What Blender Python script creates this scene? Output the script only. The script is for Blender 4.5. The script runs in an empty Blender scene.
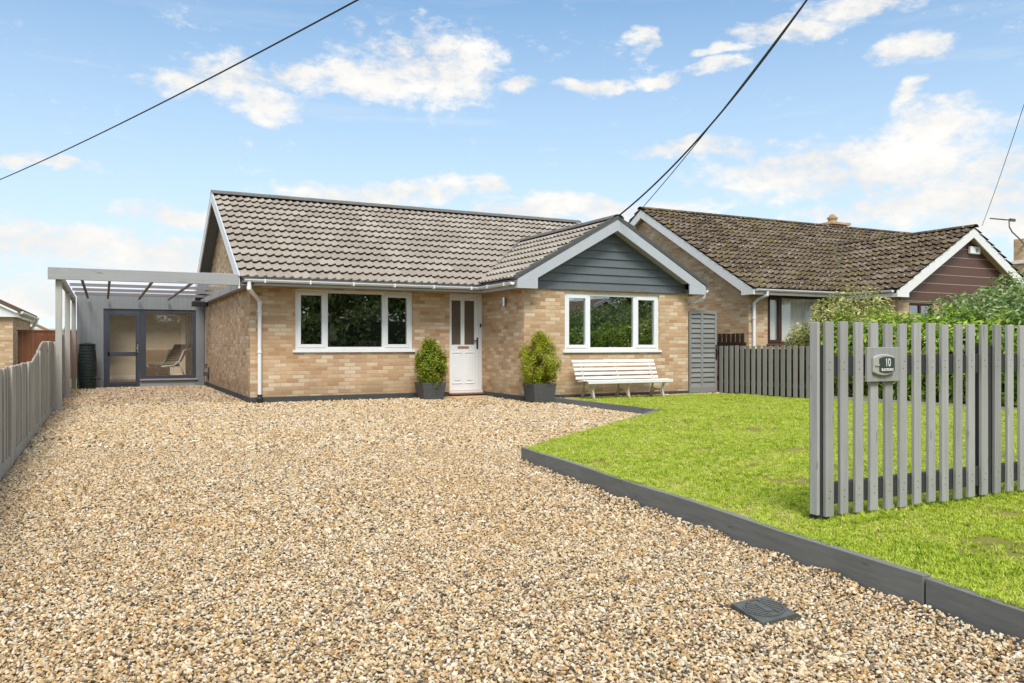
import bpy, bmesh, math, random
import numpy as np
from mathutils import Vector, Matrix, noise as mnoise

random.seed(7)
RNG = np.random.default_rng(11)
PI = math.pi
C = bpy.context.scene.collection
SC = bpy.context.scene

# ------------------------------------------------------------------ materials
def nodes(name):
    m = bpy.data.materials.new(name)
    m.use_nodes = True
    nt = m.node_tree
    nt.nodes.clear()
    out = nt.nodes.new('ShaderNodeOutputMaterial')
    b = nt.nodes.new('ShaderNodeBsdfPrincipled')
    nt.links.new(b.outputs[0], out.inputs[0])
    return m, nt, b, out

class NT:
    """tiny helper for wiring nodes"""
    def __init__(self, nt): self.nt = nt
    def n(self, t, **kw):
        x = self.nt.nodes.new(t)
        for k, v in kw.items(): setattr(x, k, v)
        return x
    def l(self, a, b): self.nt.links.new(a, b)
    def put(self, sock, v):
        if hasattr(v, 'is_linked') or hasattr(v, 'links'): self.l(v, sock)
        else: sock.default_value = v
    def math(self, op, a, b=0.0, c=None, clamp=False):
        x = self.n('ShaderNodeMath', operation=op, use_clamp=clamp)
        self.put(x.inputs[0], a); self.put(x.inputs[1], b)
        if c is not None: self.put(x.inputs[2], c)
        return x.outputs[0]
    def vmath(self, op, a, b=(0, 0, 0)):
        x = self.n('ShaderNodeVectorMath', operation=op)
        self.put(x.inputs[0], a); self.put(x.inputs[1], b)
        return x.outputs['Value'] if op in ('DOT_PRODUCT', 'LENGTH') else x.outputs[0]
    def comb(self, x, y, z):
        c = self.n('ShaderNodeCombineXYZ')
        for i, v in enumerate((x, y, z)): self.put(c.inputs[i], v)
        return c.outputs[0]
    def sep(self, v):
        s = self.n('ShaderNodeSeparateXYZ'); self.l(v, s.inputs[0]); return s.outputs
    def noise(self, vec, scale, detail=3.0, rough=0.55):
        x = self.n('ShaderNodeTexNoise')
        if vec is not None: self.l(vec, x.inputs['Vector'])
        x.inputs['Scale'].default_value = scale
        x.inputs['Detail'].default_value = detail
        x.inputs['Roughness'].default_value = rough
        return x.outputs['Fac']
    def ramp(self, fac, stops, interp='LINEAR'):
        r = self.n('ShaderNodeValToRGB')
        cr = r.color_ramp; cr.interpolation = interp
        while len(cr.elements) < len(stops): cr.elements.new(0.5)
        for e, (p, c) in zip(cr.elements, stops):
            e.position = p; e.color = (*c, 1) if len(c) == 3 else c
        self.l(fac, r.inputs[0])
        return r.outputs[0]
    def mix(self, fac, a, b, blend='MIX'):
        x = self.n('ShaderNodeMix', data_type='RGBA', blend_type=blend)
        self.put(x.inputs[0], fac)
        for s, v in ((x.inputs[6], a), (x.inputs[7], b)):
            if isinstance(v, tuple): s.default_value = (*v, 1) if len(v) == 3 else v
            else: self.l(v, s)
        return x.outputs[2]
    def mapr(self, v, a, b, c=0.0, d=1.0, smooth=False):
        x = self.n('ShaderNodeMapRange')
        if smooth: x.interpolation_type = 'SMOOTHSTEP'
        self.put(x.inputs[0], v)
        for i, q in enumerate((a, b, c, d)): x.inputs[i + 1].default_value = q
        return x.outputs[0]
    def bump(self, h, strength, dist, b):
        x = self.n('ShaderNodeBump')
        x.inputs['Strength'].default_value = strength
        x.inputs['Distance'].default_value = dist
        self.l(h, x.inputs['Height']); self.l(x.outputs[0], b.inputs['Normal'])

def paint(name, col, rough=0.5, var=0.12, scale=6.0, bump=0.0, metal=0.0, spec=0.5, stretch=(1, 1, 1)):
    """plain coat with slow and fine tone variation"""
    m, nt, b, _ = nodes(name); T = NT(nt)
    pos = T.n('ShaderNodeNewGeometry').outputs['Position']
    v = T.vmath('MULTIPLY', pos, stretch)
    f = T.noise(v, scale, 5, 0.65)
    k = T.mapr(f, 0.25, 0.75, 1 - var, 1 + var)
    T.l(T.mix(1.0, col, T.comb(k, k, k), 'MULTIPLY'), b.inputs['Base Color'])
    b.inputs['Roughness'].default_value = rough
    b.inputs['Metallic'].default_value = metal
    b.inputs['Specular IOR Level'].default_value = spec
    if bump: T.bump(f, bump, 0.01, b)
    return m

def wood(name, col, dark, axis='Z', rough=0.75, grain=1.0, tv=1.0):
    """painted or weathered timber with grain along one axis, a tone per board and a few knots"""
    m, nt, b, _ = nodes(name); T = NT(nt)
    pos = T.n('ShaderNodeNewGeometry').outputs['Position']
    isl = T.n('ShaderNodeNewGeometry').outputs['Random Per Island']
    orn = T.n('ShaderNodeObjectInfo').outputs['Random']
    s = {'Z': (40, 40, 1.6), 'X': (1.6, 40, 40), 'Y': (40, 1.6, 40)}[axis]
    v = T.vmath('MULTIPLY', pos, s)
    f = T.noise(v, 1.0, 5, 0.6)
    f2 = T.noise(pos, 2.3, 4, 0.6)
    kn = T.noise(T.vmath('MULTIPLY', pos, tuple(q ** 0.5 * 5 for q in s)), 1.0, 1, 0.3)
    knot = T.mapr(kn, 0.72, 0.78, 0, 1, True)
    t = T.math('ADD', T.math('MULTIPLY', f, 0.6 * grain), T.math('MULTIPLY', f2, 0.5))
    base = T.mix(T.mapr(t, 0.32, 0.78), dark, col)
    tone = T.mapr(T.math('FRACT', T.math('ADD', isl, orn)), 0, 1, 1 - 0.13 * tv, 1 + 0.09 * tv)
    base = T.mix(1.0, base, T.comb(tone, tone, tone), 'MULTIPLY')
    base = T.mix(T.math('MULTIPLY', knot, 0.55), base, tuple(c * 0.35 for c in col))
    T.l(base, b.inputs['Base Color'])
    b.inputs['Roughness'].default_value = rough
    b.inputs['Specular IOR Level'].default_value = 0.25
    T.bump(f, 0.35, 0.004, b)
    return m

def brick_mat(name, stops, mortar, contrast=1.0):
    m, nt, b, _ = nodes(name); T = NT(nt)
    geo = T.n('ShaderNodeNewGeometry')
    px, py, pz = T.sep(geo.outputs['Position'])
    nx, ny, nz = T.sep(geo.outputs['True Normal'])
    side = T.math('GREATER_THAN', T.math('ABSOLUTE', nx), 0.7)
    u = T.math('ADD', T.math('MULTIPLY', px, T.math('SUBTRACT', 1.0, side)), T.math('MULTIPLY', py, side))
    u = T.math('ADD', u, 60.0)
    zz = T.math('ADD', pz, 3.0)
    w_, h_ = 0.225, 0.075
    row = T.math('FLOOR', T.math('DIVIDE', zz, h_))
    off = T.math('MULTIPLY', T.math('MODULO', row, 2.0), w_ / 2)
    uu = T.math('DIVIDE', T.math('ADD', u, off), w_)
    col = T.math('FLOOR', uu)
    fu = T.math('MULTIPLY', T.math('SUBTRACT', T.math('ABSOLUTE', T.math('SUBTRACT', T.math('FRACT', uu), 0.5)), 0.5), -w_)
    fz = T.math('MULTIPLY', T.math('SUBTRACT', T.math('ABSOLUTE', T.math('SUBTRACT', T.math('FRACT', T.math('DIVIDE', zz, h_)), 0.5)), 0.5), -h_)
    edge = T.math('MINIMUM', fu, fz)
    wob = T.noise(geo.outputs['Position'], 60, 2, 0.5)
    edge = T.math('ADD', edge, T.math('MULTIPLY', T.math('SUBTRACT', wob, 0.5), 0.004))
    isb = T.mapr(edge, 0.0035, 0.0065, 0, 1, True)
    wn = T.n('ShaderNodeTexWhiteNoise', noise_dimensions='3D')
    T.l(T.comb(row, col, T.math('MULTIPLY', side, 17.0)), wn.inputs['Vector'])
    c = T.ramp(wn.outputs['Value'], stops)
    f = T.noise(geo.outputs['Position'], 38, 5, 0.7)
    k = T.mapr(f, 0.25, 0.75, 0.84, 1.14)
    c = T.mix(1.0, c, T.comb(k, k, k), 'MULTIPLY')
    big = T.mapr(T.noise(geo.outputs['Position'], 0.9, 4, 0.6), 0.3, 0.7, 0.9, 1.08)
    c = T.mix(isb, mortar, c)
    c = T.mix(1.0, c, T.comb(big, big, big), 'MULTIPLY')
    # browner and darker low on the wall, with a ragged top
    st = T.math('MULTIPLY', T.mapr(T.math('SUBTRACT', pz, T.math('MULTIPLY', T.noise(geo.outputs['Position'], 3.0, 4, 0.7), 0.9)), -0.25, 0.1, 1, 0), 0.30)
    c = T.mix(st, c, (0.16, 0.12, 0.07))
    T.l(c, b.inputs['Base Color'])
    b.inputs['Roughness'].default_value = 0.9
    b.inputs['Specular IOR Level'].default_value = 0.2
    T.bump(T.math('ADD', isb, T.math('MULTIPLY', f, 0.35)), 0.6, 0.008, b)
    return m

def tile_mat(name, stops, lichen=None, moss=None):
    m, nt, b, _ = nodes(name); T = NT(nt)
    pos = T.n('ShaderNodeNewGeometry').outputs['Position']
    tid = T.n('ShaderNodeAttribute', attribute_name='tid').outputs['Fac']
    c = T.ramp(tid, stops)
    f = T.noise(pos, 22, 6, 0.7)
    k = T.mapr(f, 0.25, 0.75, 0.78, 1.2)
    c = T.mix(1.0, c, T.comb(k, k, k), 'MULTIPLY')
    if moss:
        g = T.mapr(T.noise(pos, 1.9, 7, 0.8), 0.47, 0.62, 0, 0.8, True)
        c = T.mix(g, c, moss)
    if lichen:
        sp = T.mapr(T.noise(pos, 13, 5, 0.75), 0.56, 0.64, 0, 0.9, True)
        c = T.mix(sp, c, lichen)
    T.l(c, b.inputs['Base Color'])
    b.inputs['Roughness'].default_value = 0.85
    b.inputs['Specular IOR Level'].default_value = 0.25
    T.bump(f, 0.4, 0.006, b)
    return m

def leaf_mat(name, stops, trans=0.35, rough=0.5):
    m, nt, b, out = nodes(name); T = NT(nt)
    geo = T.n('ShaderNodeNewGeometry')
    isl = geo.outputs['Random Per Island']
    f = T.noise(geo.outputs['Position'], 4.5, 3, 0.6)
    t = T.math('ADD', T.math('MULTIPLY', isl, 0.65), T.math('MULTIPLY', f, 0.45), clamp=True)
    c = T.ramp(t, stops)
    T.l(c, b.inputs['Base Color'])
    b.inputs['Roughness'].default_value = rough
    b.inputs['Specular IOR Level'].default_value = 0.35
    tr = T.n('ShaderNodeBsdfTranslucent'); T.l(c, tr.inputs[0])
    mx = T.n('ShaderNodeMixShader'); mx.inputs[0].default_value = trans
    T.l(b.outputs[0], mx.inputs[1]); T.l(tr.outputs[0], mx.inputs[2]); T.l(mx.outputs[0], out.inputs[0])
    return m

def glass_mat(name, tint=(0.8, 0.84, 0.82), refl=0.13):
    m = bpy.data.materials.new(name); m.use_nodes = True
    nt = m.node_tree; nt.nodes.clear(); T = NT(nt)
    out = T.n('ShaderNodeOutputMaterial')
    tr = T.n('ShaderNodeBsdfTransparent'); tr.inputs[0].default_value = (*tint, 1)
    gl = T.n('ShaderNodeBsdfGlossy'); gl.inputs['Roughness'].default_value = 0.0
    gl.inputs[0].default_value = (0.95, 0.97, 0.96, 1)
    geo = T.n('ShaderNodeNewGeometry')
    cosi = T.math('ABSOLUTE', T.vmath('DOT_PRODUCT', geo.outputs['Normal'], geo.outputs['Incoming']))
    sch = T.math('POWER', T.math('SUBTRACT', 1.0, cosi), 5.0)
    pos = T.n('ShaderNodeNewGeometry').outputs['Position']
    bp = T.n('ShaderNodeBump'); bp.inputs['Strength'].default_value = 0.02; bp.inputs['Distance'].default_value = 0.05
    T.l(T.noise(pos, 2.2, 1, 0.4), bp.inputs['Height']); T.l(bp.outputs[0], gl.inputs['Normal'])
    mx = T.n('ShaderNodeMixShader')
    T.l(T.math('ADD', T.math('MULTIPLY', sch, 0.9), refl, clamp=True), mx.inputs[0])
    T.l(tr.outputs[0], mx.inputs[1]); T.l(gl.outputs[0], mx.inputs[2]); T.l(mx.outputs[0], out.inputs[0])
    return m

BUFF = [(0.0, (0.42, 0.245, 0.13)), (0.14, (0.49, 0.305, 0.17)), (0.45, (0.545, 0.365, 0.215)), (0.68, (0.575, 0.405, 0.25)),
        (0.84, (0.62, 0.46, 0.30)), (0.94, (0.69, 0.55, 0.39)), (1.0, (0.49, 0.28, 0.16))]
BUFF = [(p, (c[0] * 1.03, c[1] * 1.055, c[2] * 1.08)) for p, c in BUFF]
M = {}
M['brick'] = brick_mat('buff brick', BUFF, (0.49, 0.375, 0.25))
M['brick_pale'] = brick_mat('pale buff brick', [(p, tuple(min(1, q * 0.95) for q in c)) for p, c in BUFF], (0.56, 0.45, 0.31))
M['upvc'] = paint('white upvc', (0.81, 0.83, 0.84), 0.35, 0.03)
M['white_wood'] = paint('white painted timber', (0.80, 0.80, 0.78), 0.5, 0.06, 9)
M['cream_iron'] = paint('cream painted iron', (0.50, 0.44, 0.34), 0.6, 0.2, 30)
M['light_grey'] = paint('light grey gloss paint', (0.46, 0.485, 0.52), 0.45, 0.05)
M['soffit'] = paint('soffit grey', (0.36, 0.35, 0.33), 0.7, 0.06)
M['slate'] = paint('slate grey cladding', (0.125, 0.140, 0.150), 0.5, 0.10, 5)
M['anthracite'] = paint('anthracite frame', (0.060, 0.070, 0.082), 0.4, 0.06)
M['plinth'] = paint('dark plinth paint', (0.055, 0.060, 0.060), 0.7, 0.2, 8)
M['dark_trim'] = paint('dark grey verge', (0.10, 0.10, 0.095), 0.6, 0.15, 10)
M['ridge'] = paint('dark ridge tile', (0.125, 0.12, 0.11), 0.8, 0.25, 9, 0.3)
M['car_grey'] = wood('grey painted timber', (0.40, 0.405, 0.40), (0.33, 0.335, 0.33), 'X')
M['car_post'] = wood('grey painted post', (0.46, 0.45, 0.41), (0.34, 0.33, 0.29), 'Z')
M['car_brown'] = paint('brown grey purlin', (0.20, 0.17, 0.14), 0.8, 0.2)
M['room_clad'] = wood('grey vertical cladding', (0.29, 0.312, 0.308), (0.255, 0.275, 0.27), 'Z', 0.6, 0.4, 0.15)
M['picket'] = wood('grey painted picket', (0.405, 0.40, 0.385), (0.275, 0.27, 0.258), 'Z', 0.75, 1.2, 1.5)
M['picket_far'] = wood('grey green picket', (0.30, 0.295, 0.27), (0.23, 0.225, 0.205), 'Z')
M['rail'] = wood('dark rail', (0.060, 0.061, 0.058), (0.036, 0.037, 0.035), 'X')
M['edge_board'] = wood('dark grey edging board', (0.205, 0.206, 0.196), (0.135, 0.136, 0.13), 'Y', 0.8, 1.3)
M['gate'] = wood('grey gate boards', (0.27, 0.27, 0.255), (0.21, 0.21, 0.20), 'X')
M['old_fence'] = wood('weathered grey fence', (0.52, 0.48, 0.41), (0.34, 0.31, 0.26), 'Z')
M['old_batten'] = wood('pale weathered batten', (0.60, 0.57, 0.51), (0.42, 0.39, 0.34), 'Z')
M['brown_fence'] = wood('red brown fence', (0.20, 0.075, 0.035), (0.12, 0.045, 0.022), 'Z')
M['brown'] = paint('dark brown frame', (0.060, 0.026, 0.018), 0.45, 0.15)
M['brown_clad'] = paint('brown plastic cladding', (0.115, 0.052, 0.033), 0.4, 0.10, 4)
M['edge_glint'] = paint('painted board edge glint', (0.50, 0.42, 0.36), 0.5, 0.25, 20)  # pale tone paints the sky light caught on board edges
M['brown_short'] = wood('dark brown trellis', (0.065, 0.036, 0.022), (0.035, 0.02, 0.014), 'Z')
M['butt'] = paint('dark green plastic', (0.018, 0.032, 0.030), 0.45, 0.2)
M['iron'] = paint('cast iron cover', (0.088, 0.090, 0.082), 0.55, 0.25, 25, 0.2)
M['black'] = paint('black metal', (0.02, 0.02, 0.02), 0.4, 0.1)
M['cable'] = paint('black cable', (0.025, 0.024, 0.022), 0.6, 0.1)
M['cable_grey'] = paint('grey cable', (0.22, 0.22, 0.23), 0.6, 0.1)
M['chrome'] = paint('brushed steel', (0.65, 0.65, 0.64), 0.25, 0.04, metal=1.0)
M['planter'] = paint('charcoal planter', (0.085, 0.086, 0.082), 0.75, 0.18, 14, 0.15)
M['soil'] = paint('soil', (0.05, 0.035, 0.02), 0.95, 0.4, 30, 0.5)
M['bark'] = paint('bark', (0.12, 0.085, 0.055), 0.9, 0.35, 20, 0.5)
M['core'] = paint('twigs', (0.020, 0.028, 0.012), 0.95, 0.4, 20, 0.5)  # near-black tone stands in for the shade deep inside foliage
M['step'] = paint('red brown quarry step', (0.20, 0.075, 0.045), 0.6, 0.2, 12)
M['paving'] = paint('tan paving', (0.50, 0.38, 0.23), 0.85, 0.15, 14, 0.2)
M['plaster'] = paint('cream plaster', (0.66, 0.58, 0.46), 0.9, 0.05, 2)
M['beige'] = paint('warm beige plaster', (0.70, 0.58, 0.44), 0.9, 0.06, 2)
M['dim_wall'] = paint('green grey plaster', (0.42, 0.43, 0.36), 0.9, 0.1, 2)
M['carpet'] = paint('brown carpet', (0.20, 0.15, 0.11), 0.95, 0.2, 40)
M['curtain'] = paint('white curtain', (0.90, 0.90, 0.87), 0.9, 0.06, 4, stretch=(20, 20, 0.4))
M['fabric'] = paint('tan upholstery', (0.42, 0.30, 0.20), 0.9, 0.12, 25)
M['terracotta'] = paint('terracotta', (0.36, 0.19, 0.10), 0.85, 0.15, 14)
M['pot'] = paint('buff clay pot', (0.40, 0.27, 0.15), 0.85, 0.3, 12)
M['lamp_shade'] = paint('cream lampshade', (0.82, 0.72, 0.50), 0.9, 0.05)
M['pale_roof'] = paint('pale sheet roof', (0.50, 0.55, 0.52), 0.6, 0.1, 3)
M['tile'] = tile_mat('taupe concrete tiles', [(0, (0.275, 0.237, 0.195)), (0.3, (0.305, 0.265, 0.22)), (0.7, (0.33, 0.288, 0.24)), (1, (0.37, 0.33, 0.28))])
M['tile_old'] = tile_mat('mossy brown tiles', [(0, (0.060, 0.040, 0.026)), (0.5, (0.105, 0.075, 0.050)), (1, (0.17, 0.13, 0.095))],
                         lichen=(0.42, 0.38, 0.31), moss=(0.13, 0.10, 0.032))
M['valley'] = paint('mossy valley', (0.085, 0.080, 0.030), 0.95, 0.4, 9, 0.5)
M['tile_red'] = tile_mat('dark brown tiles', [(0, (0.13, 0.09, 0.06)), (1, (0.2, 0.15, 0.11))])
M['glass'] = glass_mat('window glass', (0.90, 0.92, 0.90), 0.25)
M['glass_clear'] = glass_mat('clear glass', (0.94, 0.94, 0.92), 0.10)
M['obscure'] = paint('obscure door glass', (0.115, 0.095, 0.072), 0.12, 0.2, 60, 0.05)
M['digit'] = paint('ivory lettering', (0.78, 0.78, 0.72), 0.4, 0.03)
M['plaque'] = paint('dark plaque enamel', (0.045, 0.058, 0.055), 0.35, 0.1)
M['plaque_rim'] = paint('silver plaque rim', (0.62, 0.62, 0.58), 0.3, 0.06, metal=0.4)

# translucent polycarbonate sheet
def poly_mat():
    m = bpy.data.materials.new('opal polycarbonate'); m.use_nodes = True
    nt = m.node_tree; nt.nodes.clear(); T = NT(nt)
    out = T.n('ShaderNodeOutputMaterial')
    a = T.n('ShaderNodeBsdfTranslucent'); a.inputs[0].default_value = (0.82, 0.80, 0.86, 1)
    d = T.n('ShaderNodeBsdfTransparent'); d.inputs[0].default_value = (0.99, 0.975, 1.0, 1)
    mx = T.n('ShaderNodeMixShader'); mx.inputs[0].default_value = 0.90
    T.l(a.outputs[0], mx.inputs[1]); T.l(d.outputs[0], mx.inputs[2]); T.l(mx.outputs[0], out.inputs[0])
    return m
M['poly'] = poly_mat()

# gravel: the stones and the sheet they lie on
STONE = [(0.0, (0.045, 0.036, 0.027)), (0.05, (0.13, 0.10, 0.070)), (0.12, (0.29, 0.215, 0.14)), (0.30, (0.47, 0.285, 0.105)), (0.42, (0.53, 0.385, 0.205)),
         (0.58, (0.59, 0.465, 0.295)), (0.76, (0.66, 0.555, 0.39)), (0.86, (0.42, 0.365, 0.285)), (0.94, (0.80, 0.725, 0.58)), (1.0, (0.48, 0.235, 0.07))]
def stone_mat():
    m, nt, b, _ = nodes('pea shingle'); T = NT(nt)
    rnd = T.n('ShaderNodeObjectInfo').outputs['Random']
    pos = T.n('ShaderNodeNewGeometry').outputs['Position']
    c = T.ramp(rnd, STONE)
    px, py, pz = T.sep(pos)
    patch = T.mapr(T.noise(pos, 0.55, 3, 0.6), 0.42, 0.66, 0, 0.24, True)
    c = T.mix(patch, c, (0.52, 0.32, 0.125))
    k = T.mapr(T.noise(pos, 130, 3, 0.6), 0.3, 0.7, 0.84, 1.16)
    T.l(T.mix(1.0, c, T.comb(k, k, k), 'MULTIPLY'), b.inputs['Base Color'])
    b.inputs['Roughness'].default_value = 0.7
    b.inputs['Specular IOR Level'].default_value = 0.35
    return m
def shingle_sheet():
    m, nt, b, _ = nodes('shingle sheet'); T = NT(nt)
    pos = T.n('ShaderNodeNewGeometry').outputs['Position']
    vo = T.n('ShaderNodeTexVoronoi', feature='F1'); vo.inputs['Scale'].default_value = 42
    T.l(pos, vo.inputs['Vector'])
    wn = T.n('ShaderNodeTexWhiteNoise'); T.l(vo.outputs['Position'], wn.inputs['Vector'])
    c = T.ramp(wn.outputs['Value'], STONE)
    c = T.mix(T.mapr(vo.outputs['Distance'], 0.25, 0.5, 0, 0.9), c, (0.035, 0.028, 0.02))
    T.l(c, b.inputs['Base Color']); b.inputs['Roughness'].default_value = 0.85
    T.bump(T.math('SUBTRACT', 1.0, vo.outputs['Distance']), 0.9, 0.02, b)
    return m
M['stone'] = stone_mat(); M['shingle'] = shingle_sheet()

def turf_mat(name, k=1.0):
    m, nt, b, _ = nodes(name); T = NT(nt)
    pos = T.n('ShaderNodeNewGeometry').outputs['Position']
    f = T.noise(pos, 1.6, 6, 0.7); g = T.noise(pos, 45, 3, 0.7)
    c = T.ramp(f, [(0.3, (0.17 * k, 0.19 * k, 0.035)), (0.5, (0.24 * k, 0.22 * k, 0.06)), (0.7, (0.34 * k, 0.26 * k, 0.12))])
    c = T.mix(T.mapr(g, 0.35, 0.7, 0, 0.55), c, (0.13 * k, 0.10 * k, 0.035))
    bare = T.mapr(T.noise(pos, 0.9, 5, 0.7), 0.66, 0.74, 0, 0.8, True)
    c = T.mix(bare, c, (0.34, 0.24, 0.13))
    T.l(c, b.inputs['Base Color']); b.inputs['Roughness'].default_value = 0.95
    b.inputs['Specular IOR Level'].default_value = 0.1
    T.bump(g, 0.6, 0.02, b)
    return m
M['turf'] = turf_mat('lawn turf'); M['field'] = turf_mat('rough ground', 0.75)

def blade_mat():
    m, nt, b, out = nodes('grass blades'); T = NT(nt)
    rnd = T.n('ShaderNodeObjectInfo').outputs['Random']
    loc = T.n('ShaderNodeObjectInfo').outputs['Location']
    f = T.noise(loc, 1.6, 6, 0.75)
    t = T.math('ADD', T.math('MULTIPLY', rnd, 0.62), T.math('MULTIPLY', T.mapr(f, 0.25, 0.75), 0.42), clamp=True)
    c = T.ramp(t, [(0.12, (0.18, 0.30, 0.02)), (0.30, (0.38, 0.50, 0.035)), (0.55, (0.52, 0.63, 0.065)), (0.75, (0.64, 0.68, 0.15)), (0.92, (0.72, 0.62, 0.34))])
    T.l(c, b.inputs['Base Color']); b.inputs['Roughness'].default_value = 0.55
    b.inputs['Specular IOR Level'].default_value = 0.25
    tr = T.n('ShaderNodeBsdfTranslucent'); T.l(c, tr.inputs[0])
    mx = T.n('ShaderNodeMixShader'); mx.inputs[0].default_value = 0.4
    T.l(b.outputs[0], mx.inputs[1]); T.l(tr.outputs[0], mx.inputs[2]); T.l(mx.outputs[0], out.inputs[0])
    return m
M['blade'] = blade_mat()
M['box_leaf'] = leaf_mat('box leaves', [(0.0, (0.06, 0.11, 0.008)), (0.4, (0.17, 0.25, 0.016)), (0.7, (0.32, 0.37, 0.025)), (1.0, (0.52, 0.50, 0.06))])
M['conifer_leaf'] = leaf_mat('golden conifer sprays', [(0.0, (0.12, 0.14, 0.01)), (0.3, (0.23, 0.29, 0.015)), (0.6, (0.38, 0.42, 0.025)), (0.85, (0.55, 0.50, 0.04)), (1.0, (0.42, 0.24, 0.05))])
M['laurel_leaf'] = leaf_mat('bright laurel leaves', [(0.0, (0.04, 0.09, 0.008)), (0.35, (0.15, 0.29, 0.02)), (0.65, (0.34, 0.48, 0.04)), (1.0, (0.58, 0.64, 0.13))], 0.3, 0.35)
M['silver_leaf'] = leaf_mat('grey green leaves', [(0.0, (0.04, 0.075, 0.016)), (0.4, (0.15, 0.24, 0.06)), (0.7, (0.30, 0.40, 0.14)), (1.0, (0.55, 0.60, 0.33))], 0.25)
M['variegated_leaf'] = leaf_mat('variegated leaves', [(0.0, (0.09, 0.11, 0.018)), (0.35, (0.24, 0.28, 0.06)), (0.6, (0.46, 0.45, 0.15)), (1.0, (0.74, 0.68, 0.38))], 0.3)
M['dark_leaf'] = leaf_mat('dark hedge leaves', [(0.0, (0.05, 0.075, 0.018)), (0.5, (0.12, 0.17, 0.045)), (1.0, (0.26, 0.31, 0.10))], 0.25)

# ------------------------------------------------------------------ mesh building
class MB:
    def __init__(self): self.v = []; self.f = []; self.mi = []; self.tid = None
    def add(self, verts, faces, mi=0):
        o = len(self.v); self.v += [tuple(p) for p in verts]
        for f in faces: self.f.append(tuple(i + o for i in f)); self.mi.append(mi)
        return self
    def box(self, x0, x1, y0, y1, z0, z1, mi=0):
        v = [(x, y, z) for z in (z0, z1) for y in (y0, y1) for x in (x0, x1)]
        return self.add(v, [(0, 2, 3, 1), (4, 5, 7, 6), (0, 1, 5, 4), (2, 6, 7, 3), (0, 4, 6, 2), (1, 3, 7, 5)], mi)
    def bar(self, p, q, w, h, up=(0, 0, 1), mi=0):
        """rectangular bar from p to q, w across, h along up"""
        p, q = Vector(p), Vector(q); d = (q - p).normalized(); u = Vector(up)
        s = d.cross(u).normalized(); u = s.cross(d).normalized()
        v = []
        for c in (p, q):
            for a, b in ((-1, -1), (1, -1), (1, 1), (-1, 1)): v.append(c + s * a * w / 2 + u * b * h / 2)
        return self.add(v, [(0, 1, 2, 3), (7, 6, 5, 4), (0, 4, 5, 1), (1, 5, 6, 2), (2, 6, 7, 3), (3, 7, 4, 0)], mi)
    def tube(self, pts, r, n=10, mi=0, caps=True):
        pts = [Vector(p) for p in pts]; rr = r if isinstance(r, (list, tuple)) else [r] * len(pts)
        rings = []; prev = None
        for i, p in enumerate(pts):
            d = (pts[min(i + 1, len(pts) - 1)] - pts[max(i - 1, 0)]).normalized()
            if prev is None:
                a = Vector((0, 0, 1)) if abs(d.z) < 0.9 else Vector((1, 0, 0))
                s = d.cross(a).normalized()
            else: s = (prev - d * prev.dot(d)).normalized()
            prev = s; t = d.cross(s)
            rings.append([p + (s * math.cos(2 * PI * k / n) + t * math.sin(2 * PI * k / n)) * rr[i] for k in range(n)])
        v = [q for ring in rings for q in ring]; f = []
        for i in range(len(pts) - 1):
            for k in range(n):
                f.append((i * n + k, i * n + (k + 1) % n, (i + 1) * n + (k + 1) % n, (i + 1) * n + k))
        if caps: f.append(tuple(range(n - 1, -1, -1))); f.append(tuple(range((len(pts) - 1) * n, len(pts) * n)))
        return self.add(v, f, mi)
    def lathe(self, prof, cx, cy, n=20, mi=0):
        """profile [(r, z)] spun round the vertical through (cx, cy)"""
        v = []; f = []
        for r, z in prof:
            for k in range(n): v.append((cx + r * math.cos(2 * PI * k / n), cy + r * math.sin(2 * PI * k / n), z))
        for i in range(len(prof) - 1):
            for k in range(n): f.append((i * n + k, i * n + (k + 1) % n, (i + 1) * n + (k + 1) % n, (i + 1) * n + k))
        f.append(tuple(range(n - 1, -1, -1))); f.append(tuple(range((len(prof) - 1) * n, len(prof) * n)))
        return self.add(v, f, mi)
    def prism(self, poly, axis, a, b, mi=0):
        """poly in the two other axes (x,z for 'Y'; y,z for 'X'; x,y for 'Z') extruded from a to b"""
        def P(u, w, t):
            return {'Y': (u, t, w), 'X': (t, u, w), 'Z': (u, w, t)}[axis]
        n = len(poly)
        v = [P(u, w, a) for u, w in poly] + [P(u, w, b) for u, w in poly]
        f = [tuple(range(n)), tuple(range(2 * n - 1, n - 1, -1))]
        for i in range(n): j = (i + 1) % n; f.append((i, i + n, j + n, j))
        return self.add(v, f, mi)

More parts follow.
